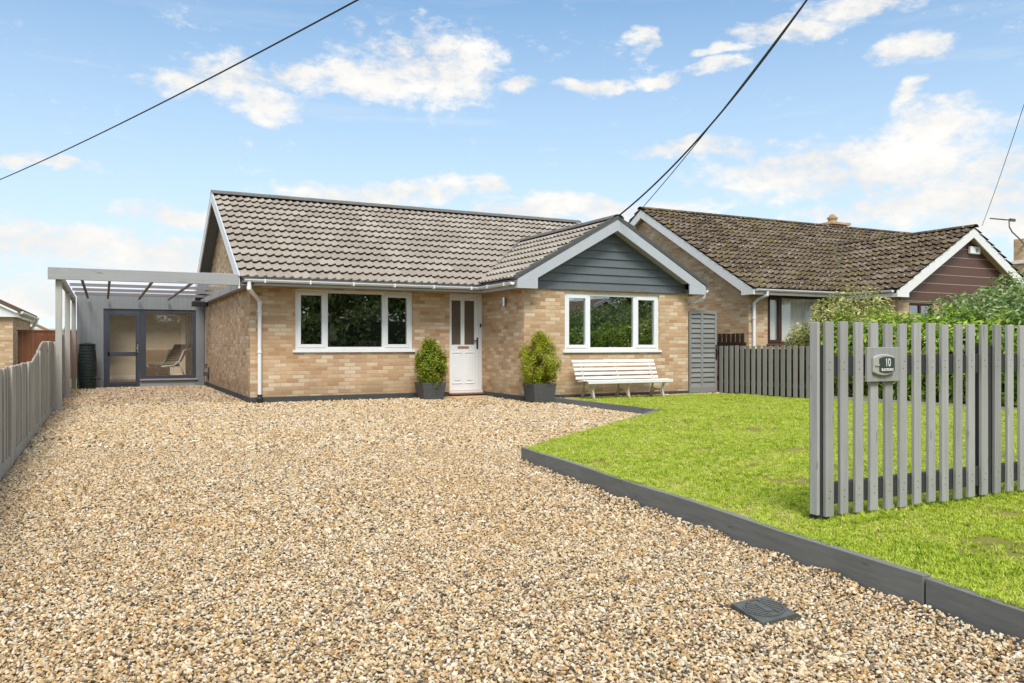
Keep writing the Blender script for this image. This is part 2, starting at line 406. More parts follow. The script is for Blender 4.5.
ORIGIN = {}
def setp(o, label=None, cat=None, group=None, kind=None):
    if label: o['label'] = label
    if cat: o['category'] = cat
    if group: o['group'] = group
    if kind: o['kind'] = kind
    return o
def thing(name, label, cat, loc=(0, 0, 0), group=None):
    o = bpy.data.objects.new(name, None); C.objects.link(o); o.location = loc
    o.empty_display_size = 0.2
    ORIGIN[o] = Vector(loc)
    return setp(o, label, cat, group)
def obj(name, mb, mat, parent=None, bevel=0.0, smooth=False, base=None, recalc=True):
    """one mesh object from world-coordinate geometry"""
    org = ORIGIN[parent] if parent is not None else Vector(base or (0, 0, 0))
    me = bpy.data.meshes.new(name)
    me.from_pydata([tuple(Vector(p) - org) for p in mb.v], [], mb.f)
    for m in (mat if isinstance(mat, (list, tuple)) else [mat]): me.materials.append(m)
    if any(mb.mi): me.polygons.foreach_set('material_index', mb.mi)
    if recalc:
        bm = bmesh.new(); bm.from_mesh(me); bmesh.ops.recalc_face_normals(bm, faces=bm.faces); bm.to_mesh(me); bm.free()
    if mb.tid is not None:
        at = me.attributes.new('tid', 'FLOAT', 'FACE'); at.data.foreach_set('value', mb.tid)
    if smooth: me.polygons.foreach_set('use_smooth', [True] * len(me.polygons))
    o = bpy.data.objects.new(name, me); C.objects.link(o)
    if parent is not None: o.parent = parent
    else: o.location = org
    ORIGIN[o] = org
    if bevel:
        b = o.modifiers.new('bevel', 'BEVEL'); b.width = bevel; b.segments = 2; b.limit_method = 'ANGLE'; b.angle_limit = math.radians(40)
    return o
def copy_tree(o, parent=None):
    c = o.copy(); C.objects.link(c)
    if parent is not None: c.parent = parent
    for ch in o.children: copy_tree(ch, c)
    ORIGIN[c] = ORIGIN[o]
    return c

def wall_box(mb, axis, a0, a1, t0, t1, z0, z1, holes=()):
    """wall running along axis from a0 to a1, thickness t0..t1, with rectangular holes (a0,a1,z0,z1)"""
    def B(p, q, r, s):
        if q - p < 1e-4 or s - r < 1e-4: return
        if axis == 'X': mb.box(p, q, t0, t1, r, s)
        else: mb.box(t0, t1, p, q, r, s)
    cur = a0
    for h0, h1, hz0, hz1 in sorted(holes):
        B(cur, h0, z0, z1); B(h0, h1, z0, hz0); B(h0, h1, hz1, z1); cur = h1
    B(cur, a1, z0, z1)

def tile_sheet(mb, O, ua, ub, La, Lb, course, roll, th=0.050, rh=0.032, seed=1, jit=0.002, tw=None):
    """pantile slope: O eave corner, ua along the eave, ub up the slope"""
    O, ua, ub = Vector(O), Vector(ua).normalized(), Vector(ub).normalized()
    n = ua.cross(ub).normalized()
    if n.z < 0: n = -n
    rnd = random.Random(seed)
    ncol = int(La / roll); roll = La / ncol
    ts = [0.0, 0.12, 0.36, 0.50, 0.64, 0.80, 0.93, 0.955]
    hs = [0, -0.05, 0, 0.25, 0.72, 1.0, 0.88, 0.0]
    nrow = int(round(Lb / course)); course = Lb / nrow
    if mb.tid is None: mb.tid = []
    for r in range(nrow):
        b0 = r * course
        base = len(mb.v); cols = []
        shift = (rnd.random() - 0.5) * 0.012
        for c in range(ncol):
            if c % 2 == 0: dz = (rnd.random() - 0.5) * 2 * jit; db = (rnd.random() - 0.5) * 6 * jit; tid = rnd.random()
            for t, h in zip(ts, hs): cols.append(((c + t) * roll + shift, h * rh, dz, db, tid))
        cols.append((La, 0, dz, db, tid))
        for a, h, dz, db, tid in cols:
            a = min(max(a, 0), La)
            p = O + ua * a
            mb.v.append(tuple(p + ub * (b0 + 0.085 + db) + n * (-0.016)))
            mb.v.append(tuple(p + ub * (b0 + 0.006 + db) + n * (th - 0.010 + h + dz)))
            mb.v.append(tuple(p + ub * (b0 + db) + n * (th + h + dz)))
            mb.v.append(tuple(p + ub * (b0 + course + 0.03) + n * (h + dz)))
        for i in range(len(cols) - 1):
            q = base + i * 4; w = q + 4
            for k in range(3):
                mb.f.append((q + k, w + k, w + k + 1, q + k + 1)); mb.mi.append(0); mb.tid.append(cols[i][4])

def leaf_cloud(name, pts, nrm, size, mat, parent, aspect=0.5, spread=0.7, up=0.25, fold=0.25):
    """many separate folded leaves as one mesh; pts (n,3) world, nrm (n,3) outward"""
    n = len(pts)
    nv = nrm + RNG.normal(0, spread, (n, 3)); nv[:, 2] += up
    nv /= np.linalg.norm(nv, axis=1)[:, None] + 1e-9
    a = RNG.normal(0, 1, (n, 3)); a -= nv * (a * nv).sum(1)[:, None]
    a /= np.linalg.norm(a, axis=1)[:, None] + 1e-9
    b = np.cross(nv, a)
    s = size * RNG.uniform(0.6, 1.35, (n, 1))
    org = np.array(ORIGIN[parent]) if parent is not None else np.zeros(3)
    p = pts - org
    V = np.empty((n, 4, 3))
    V[:, 0] = p - a * s * 0.5
    V[:, 1] = p + b * s * aspect * 0.5 - nv * s * fold * aspect * 0.4
    V[:, 2] = p + a * s * 0.5 - nv * s * 0.10
    V[:, 3] = p - b * s * aspect * 0.5 - nv * s * fold * aspect * 0.4
    me = bpy.data.meshes.new(name)
    me.vertices.add(n * 4); me.vertices.foreach_set('co', V.reshape(-1))
    i0 = np.arange(n) * 4
    tri = np.stack([i0, i0 + 1, i0 + 2, i0, i0 + 2, i0 + 3], 1).reshape(-1)
    me.loops.add(n * 6); me.loops.foreach_set('vertex_index', tri.astype(np.int32))
    me.polygons.add(n * 2)
    me.polygons.foreach_set('loop_start', np.arange(0, n * 6, 3, dtype=np.int32))
    me.update(calc_edges=True); me.validate()
    me.materials.append(mat)
    o = bpy.data.objects.new(name, me); C.objects.link(o)
    if parent is not None: o.parent = parent
    ORIGIN[o] = Vector(org)
    return o

def vnoise(p, s, o=0.0):
    return np.array([mnoise.noise(Vector((x * s + o, y * s - o, z * s + 2 * o))) for x, y, z in p])
def blob_points(n, c, r, lump=0.25, lscale=2.2, shell=0.45, flat=None, o=0.0):
    """points through the outer part of a lumpy ellipsoid"""
    d = RNG.normal(0, 1, (n, 3)); d /= np.linalg.norm(d, axis=1)[:, None]
    k = 1 + lump * vnoise(d * np.array(r), lscale, o) * 1.6
    rad = 1 - shell * RNG.random(n) ** 1.6
    p = np.array(c) + d * np.array(r) * (k * rad)[:, None]
    nn = d / np.array(r); nn /= np.linalg.norm(nn, axis=1)[:, None]
    return p, nn

# ------------------------------------------------------------------ the setting
mb = MB(); mb.add([(-400, -400, -0.04), (400, -400, -0.04), (400, 600, -0.04), (-400, 600, -0.04)], [(0, 1, 2, 3)])
setp(obj('ground', mb, M['field']), 'wide grassy ground around the houses', kind='structure')

# driveway sheet
mb = MB(); mb.prism([(-0.78, -3), (3.6, -3), (4.6, 6.0), (8.2, 9.0), (8.2, 13.69), (8.2, 15.6), (2.6, 15.6), (2.6, 23.0), (-0.78, 23.0)], 'Z', -0.03, 0.0)
setp(obj('driveway', mb, M['shingle']), 'pale gravel driveway in front of the bungalow', kind='structure')

def smooth(t): t = max(0, min(1, t)); return t * t * (3 - 2 * t)
def lawn_z(x, y):
    return 0.132 - 0.082 * smooth((y - 6.5) / 6.3) + 0.012 * mnoise.noise(Vector((x * 0.8, y * 0.8, 0)))
J2 = (2.993, 2.148); C1 = (3.466, 6.604); C2 = (7.64, 9.98); C3 = (7.62, 13.20)
def lawn_x0(y):
    if y < C1[1]: return C1[0] + (J2[0] - C1[0]) * (C1[1] - y) / (C1[1] - J2[1]) + 0.035
    if y < C2[1]: return C1[0] + 0.03 + (C2[0] - C1[0]) * (y - C1[1]) / (C2[1] - C1[1])
    return C2[0] + 0.04
LY1 = 13.36
mb = MB(); ys = np.linspace(-3, LY1, 84); NX = 60
for y in ys:
    x0 = lawn_x0(y)
    for i in range(NX + 1):
        x = x0 + (12.06 - x0) * i / NX; mb.v.append((x, y, lawn_z(x, y)))
for j in range(len(ys) - 1):
    for i in range(NX):
        a = j * (NX + 1) + i; mb.f.append((a, a + 1, a + NX + 2, a + NX + 1)); mb.mi.append(0)
setp(obj('lawn', mb, M['turf'], smooth=True), 'raised front lawn beside the driveway', kind='structure')
# gravel margin between the lawn and the wall
mb = MB(); mb.prism([(7.62, LY1 - 0.03), (12.08, LY1 - 0.03), (12.08, 13.69), (7.62, 13.69)], 'Z', -0.02, 0.042)
setp(obj('path', mb, M['shingle']), 'narrow gravel margin along the wall', kind='structure')
mb = MB(); mb.box(6.38, 7.24, 15.02, 15.57, -0.02, 0.030)
setp(obj('paving_slab', mb, M['paving'], bevel=0.006), 'tan paving slab in front of the white door', kind='structure')

# ------------------------------------------------------------------ windows and house pieces
def window(parent, x0, x1, z0, z1, y, mull, glass, fmat, sill=True, sashes=(), fr=0.062, name='window'):
    """window in a wall facing -Y; y is the wall face; mull = x of the mullion centres; sashes = indexes of opening lights"""
    yf = y + 0.035
    f = MB()
    f.box(x0, x1, yf, yf + 0.07, z1 - fr, z1); f.box(x0, x1, yf, yf + 0.07, z0, z0 + fr)
    f.box(x0, x0 + fr, yf, yf + 0.07, z0 + fr, z1 - fr); f.box(x1 - fr, x1, yf, yf + 0.07, z0 + fr, z1 - fr)
    for m in mull: f.box(m - fr * 0.55, m + fr * 0.55, yf, yf + 0.07, z0 + fr, z1 - fr)
    w = obj(name, f, fmat, parent, bevel=0.004)
    xs = [x0 + fr] + [q for m in mull for q in (m - fr * 0.55, m + fr * 0.55)] + [x1 - fr]
    for i in range(len(xs) // 2):
        a, b = xs[2 * i], xs[2 * i + 1]; c, d = z0 + fr, z1 - fr
        if i in sashes:
            s = MB(); q = 0.052; ys = yf - 0.012
            s.box(a - 0.012, b + 0.012, ys, ys + 0.06, d - q, d + 0.012); s.box(a - 0.012, b + 0.012, ys, ys + 0.06, c - 0.012, c + q)
            s.box(a - 0.012, a + q, ys, ys + 0.06, c + q, d - q); s.box(b - q, b + 0.012, ys, ys + 0.06, c + q, d - q)
            obj('sash', s, fmat, w, bevel=0.004)
            a += q - 0.004; b -= q - 0.004; c += q - 0.004; d -= q - 0.004
        g = MB(); g.box(a - 0.003, b + 0.003, yf + 0.03, yf + 0.036, c - 0.003, d + 0.003)
        obj('pane', g, glass, w)
    if sill:
        s = MB(); s.box(x0 - 0.05, x1 + 0.05, y - 0.035, yf + 0.02, z0 - 0.045, z0 - 0.002)
        obj('sill', s, fmat, w, bevel=0.006)
    return w

def slope_board(mb, axis, u0, z0, u1, z1, depth, t0, t1, foot=None):
    """barge board whose top runs from (u0,z0) to (u1,z1); depth straight down"""
    mb.prism([(u0, z0), (u1, z1), (u1, z1 - depth), (u0, z0 - depth)], axis, t0, t1)

def half_gutter(mb, p, q, r=0.055):
    p, q = Vector(p), Vector(q); d = (q - p).normalized(); s = d.cross(Vector((0, 0, 1))).normalized(); n = 9
    v = []
    for c in (p, q):
        for rad in (r, r - 0.008):
            for k in range(n):
                a = PI * k / (n - 1); v.append(c + s * math.cos(a) * rad - Vector((0, 0, 1)) * math.sin(a) * rad)
    f = []
    for k in range(n - 1):
        f.append((k, k + 1, 2 * n + k + 1, 2 * n + k)); f.append((n + k, 3 * n + k, 3 * n + k + 1, n + k + 1))
    for e in (0, n - 1): f.append((e, 2 * n + e, 3 * n + e, n + e))
    for base in (0, 2 * n): f.append(tuple(base + k for k in range(n)))
    mb.add(v, f)
def ridge_caps(mb, p, q, r=0.12, step=0.42, lift=0.0):
    p, q = Vector(p), Vector(q); L = (q - p).length; d = (q - p).normalized(); s = d.cross(Vector((0, 0, 1))).normalized()
    n = max(1, round(L / step)); st = L / n; K = 9
    for i in range(n):
        a = p + d * (i * st - 0.01); b = p + d * ((i + 1) * st)
        for c0, c1, rr in ((a, b, r * (1 + 0.02 * (i % 2))),):
            v = []
            for c in (c0, c1):
                for rad in (rr, rr - 0.016):
                    for k in range(K):
                        t = PI * (0.06 + 0.88 * k / (K - 1)); v.append(c + s * math.cos(t) * rad + Vector((0, 0, 1)) * (math.sin(t) * rad * 0.72 - 0.035 + lift))
            f = []
            for k in range(K - 1):
                f += [(k, k + 1, 2 * K + k + 1, 2 * K + k), (K + k, 3 * K + k, 3 * K + k + 1, K + k + 1),
                      (k, K + k, K + k + 1, k + 1), (2 * K + k, 2 * K + k + 1, 3 * K + k + 1, 3 * K + k)]
            f += [(0, 2 * K, 3 * K, K), (K - 1, 2 * K - 1, 4 * K - 1, 3 * K - 1)]
            mb.add(v, f)

# ================================================================== the bungalow
H = thing('bungalow', 'buff brick bungalow with taupe tiled roof and slate grey gable behind the gravel driveway', 'house', (2.445, 15.58, 0))
XL, XW, XR, YM, YW, YB = 2.445, 7.257, 11.27, 15.58, 13.69, 22.9
T_ = 0.27
W1 = (3.28, 5.66, 1.0, 2.18); DR = (6.48, 7.245, 0.13, 2.185); W2 = (8.17, 10.50, 0.99, 2.155)
w = MB(); wall_box(w, 'X', XL, XW, YM, YM + T_, -0.05, 2.34, [W1, DR]); obj('wall', w, M['brick'], H)
w = MB(); wall_box(w, 'X', XW, XR, YW, YW + T_, -0.05, 2.30, [W2]); obj('wall', w, M['brick'], H)
w = MB(); wall_box(w, 'Y', YW + T_, YM, XW, XW + T_, -0.05, 2.34); obj('wall', w, M['brick'], H)
w = MB(); wall_box(w, 'Y', YW + T_, YB, XR - T_, XR, -0.05, 2.30); obj('wall', w, M['brick'], H)
w = MB(); wall_box(w, 'X', XL, XR - T_, YB - T_, YB, -0.05, 2.34); obj('wall', w, M['brick'], H)
# gable wall on the left, up under the roof
RY, RZ, EY, EZ = 19.15, 4.50, 15.05, 2.32
SL = (RZ - EZ) / (RY - EY)
BYe = RY + (RY - EY)
w = MB(); w.prism([(YM + T_, -0.05), (YB - T_, -0.05), (YB - T_, 2.34), (YB - 0.01, 2.36), (RY, RZ - 0.10), (YM + 0.01, 2.49), (YM + T_, 2.34)], 'X', XL, XL + T_)
obj('gable_wall', w, M['brick'], H)
# plinth strips
w = MB(); q = 0.016
w.box(XL - q, DR[0] - 0.02, YM - q, YM - 0.001, -0.03, 0.118); w.box(DR[0] - 0.02, XW - q - 0.002, YM - q - 0.004, YM - 0.001, -0.03, 0.085)
w.box(XW - q, XW - 0.001, YW - q, YM - q - 0.006, -0.03, 0.112); w.box(XW - 0.001, XR + q, YW - q, YW - 0.001, -0.03, 0.115)
w.box(XL - q, XL - 0.001, YM - 0.001, YB, -0.03, 0.118); w.box(XR + 0.001, XR + q, YW - 0.001, YB, -0.03, 0.115)
obj('plinth', w, M['plinth'], H, bevel=0.003)
# floor, ceiling, inner partitions
w = MB(); w.box(XL + T_, XR - T_, YM + T_, YB - T_, 0.08, 0.13); w.box(XW + T_, XR - T_, YW + T_, YM + T_ - 0.002, 0.08, 0.13); obj('floor', w, M['carpet'], H)
w = MB(); w.box(XL + T_, XR - T_, YM + T_, YB - T_, 2.33, 2.37); w.box(XW + T_, XR - T_, YW + T_, YM + T_ - 0.002, 2.33, 2.37); obj('ceiling', w, M['plaster'], H)
w = MB(); w.box(XL + T_, XR - T_, 19.3, 19.4, 0.13, 2.33); w.box(6.2, 6.28, YM + T_, 19.3, 0.13, 2.33); w.box(XW + T_, XW + T_ + 0.02, YW + T_, YM, 0.13, 2.33)
obj('partition', w, M['dim_wall'], H)
# windows
window(H, *W1, YM, [3.885, 5.055], M['glass'], M['upvc'], sashes=(0, 2))
window(H, *W2, YW, [8.755, 9.885], M['glass'], M['upvc'], sashes=(0, 2))
# front door
f = MB(); y = YM + 0.03
f.box(DR[0], DR[1], y, y + 0.08, DR[3] - 0.06, DR[3]); f.box(DR[1] - 0.075, DR[1], y, y + 0.08, DR[2], DR[3] - 0.06); f.box(DR[0], DR[0] + 0.03, y, y + 0.08, DR[2], DR[3] - 0.06)
f.box(DR[0], DR[1], y - 0.05, y + 0.08, DR[2] - 0.045, DR[2] - 0.001)
d = obj('front_door', f, M['upvc'], H, bevel=0.004)
lx0, lx1 = DR[0] + 0.033, DR[1] - 0.078
lf = MB(); yl = y + 0.015
g1 = (lx0 + 0.035, lx0 + 0.245); g2 = (lx0 + 0.33, lx0 + 0.56)
zt, zb = 2.045, 1.105
lf.box(lx0, lx1, yl, yl + 0.05, zt, DR[3] - 0.063); lf.box(lx0, lx1, yl, yl + 0.05, DR[2] + 0.004, zb)
for a, b in ((lx0, g1[0]), (g1[1], g2[0]), (g2[1], lx1)): lf.box(a, b, yl, yl + 0.05, zb, zt)
for a, b in ((lx0 + 0.045, lx0 + 0.285), (lx0 + 0.335, lx0 + 0.56)):
    for r0, r1, r2, r3 in ((a, b, 0.93, 0.95), (a, b, 0.28, 0.30), (a, a + 0.018, 0.30, 0.93), (b - 0.018, b, 0.30, 0.93)):
        lf.box(r0, r1, yl - 0.010, yl - 0.001, r2, r3)
    lf.box(a + 0.045, b - 0.045, yl - 0.008, yl - 0.001, 0.345, 0.885)
leaf = obj('door_leaf', lf, M['upvc'], d, bevel=0.004)
for a, b in (g1, g2):
    g = MB(); g.box(a - 0.004, b + 0.004, yl + 0.02, yl + 0.028, zb - 0.004, zt + 0.004); obj('pane', g, M['obscure'], d)
g = MB(); g.box(lx0 + 0.17, lx0 + 0.43, yl - 0.012, yl - 0.001, 1.03, 1.075); obj('letterbox', g, M['terracotta'], d, bevel=0.004)
g = MB(); g.box(lx1 - 0.045, lx1 - 0.012, yl - 0.012, yl - 0.001, 1.02, 1.26); g.bar((lx1 - 0.03, yl - 0.03, 1.19), (lx1 - 0.13, yl - 0.035, 1.19), 0.016, 0.02); g.box(lx1 - 0.036, lx1 - 0.022, yl - 0.03, yl - 0.011, 1.18, 1.20)
obj('handle', g, M['black'], d)
g = MB(); g.box(DR[1] - 0.05, DR[1] - 0.02, y - 0.02, y - 0.001, 1.48, 1.56); obj('doorbell', g, M['black'], H, bevel=0.004)
g = MB(); g.box(DR[0] - 0.04, XW - q - 0.003, YM - 0.16, YM + 0.02, 0.052, 0.088); obj('doorstep', g, M['step'], H, bevel=0.008)
# main roof
w = MB()
w.prism([(EY, EZ - 0.02), (RY, RZ - 0.02), (BYe, EZ - 0.02), (BYe, EZ - 0.09), (RY, RZ - 0.10), (EY, EZ - 0.09)], 'X', 2.215, 11.83)
roof = obj('roof', w, M['dark_trim'], H)
t = MB(); tile_sheet(t, (2.19, EY - 0.03, EZ - 0.02), (1, 0, 0), (0, 1, SL), 9.67, math.hypot(RY - EY, RZ - EZ) - 0.02, 0.355, 0.158, seed=3)
obj('roof_tiles', t, M['tile'], roof, recalc=False)
t = MB(); tile_sheet(t, (11.86, BYe + 0.03, EZ - 0.02), (-1, 0, 0), (0, -1, SL), 9.67, math.hypot(RY - EY, RZ - EZ) - 0.02, 0.355, 0.158, seed=4)
obj('roof_tiles', t, M['tile'], roof, recalc=False)
t = MB(); ridge_caps(t, (2.17, RY, RZ + 0.018), (11.88, RY, RZ + 0.018), 0.16, 0.42); obj('ridge_tiles', t, M['ridge'], roof, smooth=False)
# wing roof
AX, AZ, WF, EXl = 9.25, 3.645, 13.42, 6.95
SW = (AZ - 2.365) / (AX - EXl); EXr = AX + (AX - EXl); WB = EY + (AZ - EZ) / SL + 0.35
w = MB(); w.prism([(EXl, 2.345), (AX, AZ - 0.02), (EXr, 2.345), (EXr, 2.285), (AX, AZ - 0.09), (EXl, 2.285)], 'Y', WF + 0.14, WB - 0.2)
roof2 = obj('roof', w, M['dark_trim'], H)
Lw = math.hypot(AX - EXl, AZ - 2.365)
# left slope stops at the valley: build it in strips so that nothing pokes out under the main roof
t = MB(); tile_sheet(t, (EXl - 0.03, WF + 0.02, 2.348), (0, 1, 0), (1, 0, SW), WB - WF - 0.02, Lw, 0.355, 0.158, seed=5); obj('roof_tiles', t, M['tile'], roof2, recalc=False)
t = MB(); tile_sheet(t, (EXr + 0.03, WF + 0.02, 2.348), (0, 1, 0), (-1, 0, SW), WB - WF - 0.02, Lw, 0.355, 0.158, seed=6); obj('roof_tiles', t, M['tile'], roof2, recalc=False)
t = MB(); ridge_caps(t, (AX, WF - 0.015, AZ + 0.022), (AX, WB - 0.33, AZ + 0.022), 0.15, 0.42); obj('ridge_tiles', t, M['ridge'], roof2)
VB = EY + (AZ - EZ) / SL
t = MB(); nn = Vector((-SW, -SL, 1)).normalized()
for sx in (1,):
    p = Vector((EXl + 0.02, EY + 0.0, EZ + 0.03)); qv = Vector((AX - 0.05, VB, AZ + 0.035))
    t.bar(p + Vector((0, 0, 0.012)), qv + Vector((0, 0, 0.012)), 0.07, 0.05, up=(0, 0, 1))
obj('valley', t, M['dark_trim'], roof2)
# verge caps of the wing (dark) and of the left gable
t = MB()
for s in (-1, 1):
    e = AX + s * (AX - EXl)
    t.prism([(e + s * 0.03, 2.345), (AX, AZ + 0.0), (AX, AZ + 0.075), (e + s * 0.03, 2.42)], 'Y', WF - 0.014, WF + 0.085)
    # stepped dry-verge caps on top of the band
    for k in range(7):
        u0 = 0.01 + k * 0.355 / Lw * 0.985; u1 = min(1, u0 + 0.355 / Lw * 0.97)
        P2 = lambda u, d: (e + (AX - e) * u, 2.345 + (AZ - 2.345) * u + d)
        t.prism([P2(u0, 0.05), P2(u1, 0.05), P2(u1, 0.072), P2(u0, 0.112)], 'Y', WF - 0.018, WF + 0.09)
obj('verge', t, M['dark_trim'], roof2)
t = MB()
for s in (-1, 1):
    e = RY + s * (RY - EY)
    t.prism([(e + s * 0.03, EZ + 0.018), (RY, RZ + 0.048), (RY, RZ + 0.066), (e + s * 0.03, EZ + 0.036)], 'X', 2.157, 2.188)
obj('verge', t, M['light_grey'], roof)
# barge boards: left gable (white)
for s in (-1, 1):
    e = RY + s * (RY - EY)
    t = MB(); t.prism([(e, EZ + 0.014), (RY, RZ + 0.044), (RY, RZ - 0.17), (e, EZ - 0.20)], 'X', 2.160, 2.186); obj('barge_board', t, M['white_wood'], H)
    t = MB(); t.prism([(e - s * 0.02, EZ - 0.10), (RY, RZ - 0.105), (RY, RZ - 0.125), (e - s * 0.02, EZ - 0.12)], 'X', 2.188, XL - 0.002); obj('soffit', t, M['slate'], H)
# wing barge boards with boxed feet
fy0, fy1 = WF - 0.002, WF + 0.03
for s in (-1, 1):
    X = lambda v: AX + s * v
    h = AX - EXl
    poly = [(X(h - 0.02), 2.18), (X(h - 0.02), 2.355), (X(0), AZ - 0.002), (X(0), AZ - 0.235), (X(1.84), AZ - 0.235 - SW * 1.84), (X(1.84), 2.18)]
    t = MB(); t.prism(poly, 'Y', fy0, fy1); obj('barge_board', t, M['light_grey'], H, bevel=0.003)
    # box end return and soffit
    t = MB(); t.prism([(X(h - 0.02), 2.18), (X(h - 0.02), 2.34), (X(h - 0.045), 2.34), (X(h - 0.045), 2.18)], 'Y', fy1 + 0.001, YM - 0.35 if s < 0 else YB)
    obj('fascia', t, M['light_grey'], H)
    t = MB(); t.prism([(X(h - 0.046), 2.20), (X(h - 0.046), 2.215), (X(1.995), 2.215), (X(1.995), 2.20)], 'Y', fy1 + 0.002, YM if s < 0 else YB); obj('soffit', t, M['soffit'], H)
    t = MB(); t.prism([(X(1.85), AZ - 0.24 - SW * 1.85 + 0.03), (X(0), AZ - 0.21), (X(0), AZ - 0.19), (X(1.85), AZ - 0.19 - SW * 1.85 + 0.03)], 'Y', fy1 + 0.001, YW + 0.05); obj('soffit', t, M['soffit'], H)
# slate grey boards of the wing gable
t = MB(); zb = 2.205; nb = 8; bh = 0.163
hw = lambda z: max(0.0, (AZ - 0.16 - z) / SW)
for k in range(nb):
    z0 = zb + k * bh; z1 = z0 + bh + 0.004
    a0, a1 = hw(z0), hw(z1)
    if a0 < 0.05: break
    lim = 1.93
    y0, y1 = YW - 0.034, YW - 0.008
    a0m, a1m = min(a0, lim), min(a1, lim)
    v = [(AX - a0m, y0, z0), (AX + a0m, y0, z0), (AX + a1m, y1, z1), (AX - a1m, y1, z1), (AX - a0m, YW + 0.05, z0), (AX + a0m, YW + 0.05, z0), (AX + a1m, YW + 0.05, z1), (AX - a1m, YW + 0.05, z1)]
    t.add(v, [(0, 1, 2, 3), (7, 6, 5, 4), (0, 4, 5, 1), (1, 5, 6, 2), (2, 6, 7, 3), (3, 7, 4, 0)])
obj('cladding', t, M['slate'], H)
# main fascia, soffit, gutters
t = MB(); t.box(2.215, EXl + 0.02, EY + 0.02, EY + 0.045, 2.19, 2.33); obj('fascia', t, M['light_grey'], H)
t = MB(); t.box(2.215, XW, EY + 0.046, YM - 0.001, 2.205, 2.22); obj('soffit', t, M['soffit'], H)
t = MB(); half_gutter(t, (2.26, EY - 0.04, 2.292), (EXl - 0.055, EY - 0.04, 2.292))
half_gutter(t, (EXl - 0.055, EY - 0.04, 2.292), (EXl - 0.055, WF + 0.06, 2.296))
for k in range(6):
    x = 2.6 + k * 0.82; t.box(x, x + 0.025, EY - 0.100, EY + 0.019, 2.230, 2.298)
for yy in (13.75, 14.5): t.box(EXl - 0.115, EXl + 0.02, yy, yy + 0.025, 2.234, 2.302)
obj('gutter', t, M['upvc'], H)
t = MB(); half_gutter(t, (EXr + 0.055, WF + 0.06, 2.285), (EXr + 0.055, YB, 2.285)); t.tube([(EXr + 0.055, WF + 0.12, 2.24), (EXr + 0.055, WF + 0.14, 2.13), (EXr - 0.12, WF + 0.24, 2.03), (XR + 0.06, YW + 0.25, 1.97), (XR + 0.05, YW + 0.25, 0.1)], 0.034, 10); obj('gutter', t, M['upvc'], H)
t = MB(); t.tube([(2.34, EY - 0.04, 2.25), (2.34, EY - 0.04, 2.12), (2.40, EY + 0.06, 2.06), (2.57, YM - 0.11, 1.96), (2.61, YM - 0.05, 1.90), (2.61, YM - 0.05, 0.17)], 0.036, 12)
t.tube([(2.34, EY - 0.04, 2.16), (2.34, EY - 0.04, 2.10)], 0.042, 12); t.tube([(2.61, YM - 0.05, 1.93), (2.61, YM - 0.05, 1.86)], 0.043, 12)
for z in (1.72, 0.95): t.tube([(2.61, YM - 0.05, z), (2.61, YM - 0.05, z + 0.03)], 0.045, 12); t.box(2.575, 2.645, YM - 0.05, YM - 0.001, z, z + 0.03)
obj('downpipe', t, M['upvc'], H)
t = MB(); t.lathe([(0.06, -0.02), (0.06, 0.09), (0.045, 0.14), (0.045, 0.17)], 2.61, YM - 0.07, 12); obj('drain_gully', t, M['black'], H)
t = MB(); t.tube([(XW - 0.055, 14.47, 1.88), (XW - 0.055, 14.47, 2.06)], 0.038, 14); t.box(XW - 0.03, XW - 0.001, 14.45, 14.49, 1.94, 2.0); obj('wall_light', t, M['chrome'], H)
t = MB(); t.tube([(XL - 0.02, 22.12, 0.18), (XL - 0.02, 22.12, 0.52), (XL - 0.10, 22.12, 0.52), (XL - 0.12, 22.12, 0.45)], 0.018, 8); t.box(XL - 0.14, XL - 0.02, 22.06, 22.16, 0.30, 0.40); t.lathe([(0.04, 0.55), (0.045, 0.6), (0.02, 0.63)], XL - 0.08, 22.12, 10)
obj('outdoor_tap', t, M['iron'], H)
t = MB(); t.box(2.0, 2.38, 21.7, 21.9, 2.08, 2.21); obj('flood_light', t, M['black'], H, bevel=0.01)

# furniture seen through the left front window
def armchair(cx, cy, z, label):
    a = thing('armchair', label, 'armchair', (cx, cy, z))
    b = MB(); b.box(cx - 0.40, cx + 0.40, cy - 0.10, cy + 0.04, z + 0.25, z + 1.08); obj('backrest', b, M['fabric'], a, bevel=0.06)
    b = MB(); b.box(cx - 0.34, cx + 0.34, cy + 0.04, cy + 0.62, z + 0.2, z + 0.46); obj('seat', b, M['fabric'], a, bevel=0.04)
    for s in (-1, 1):
        b = MB(); b.box(cx + s * 0.37 - 0.06, cx + s * 0.37 + 0.06, cy + 0.05, cy + 0.62, z + 0.12, z + 0.66); obj('armrest', b, M['fabric'], a, bevel=0.04)
        for yy in (cy - 0.05, cy + 0.56):
            b = MB(); b.tube([(cx + s * 0.33, yy, z), (cx + s * 0.33, yy, z + 0.22)], 0.022, 8); obj('leg', b, M['bark'], a)
    return a
armchair(5.25, 16.75, 0.13, 'tan armchair seen from behind through the left front window')
lt = thing('side_table', 'small dark side table behind the left front window', 'table', (4.22, 16.55, 0.13))
b = MB(); b.box(3.98, 4.46, 16.35, 16.75, 0.72, 0.76); obj('tabletop', b, M['bark'], lt, bevel=0.006)
for sx in (4.01, 4.43):
    for sy in (16.38, 16.72):
        b = MB(); b.box(sx - 0.018, sx + 0.018, sy - 0.018, sy + 0.018, 0.13, 0.72); obj('leg', b, M['bark'], lt)
la = thing('table_lamp', 'table lamp with cream shade behind the left front window', 'lamp', (4.2, 16.55, 0.76))
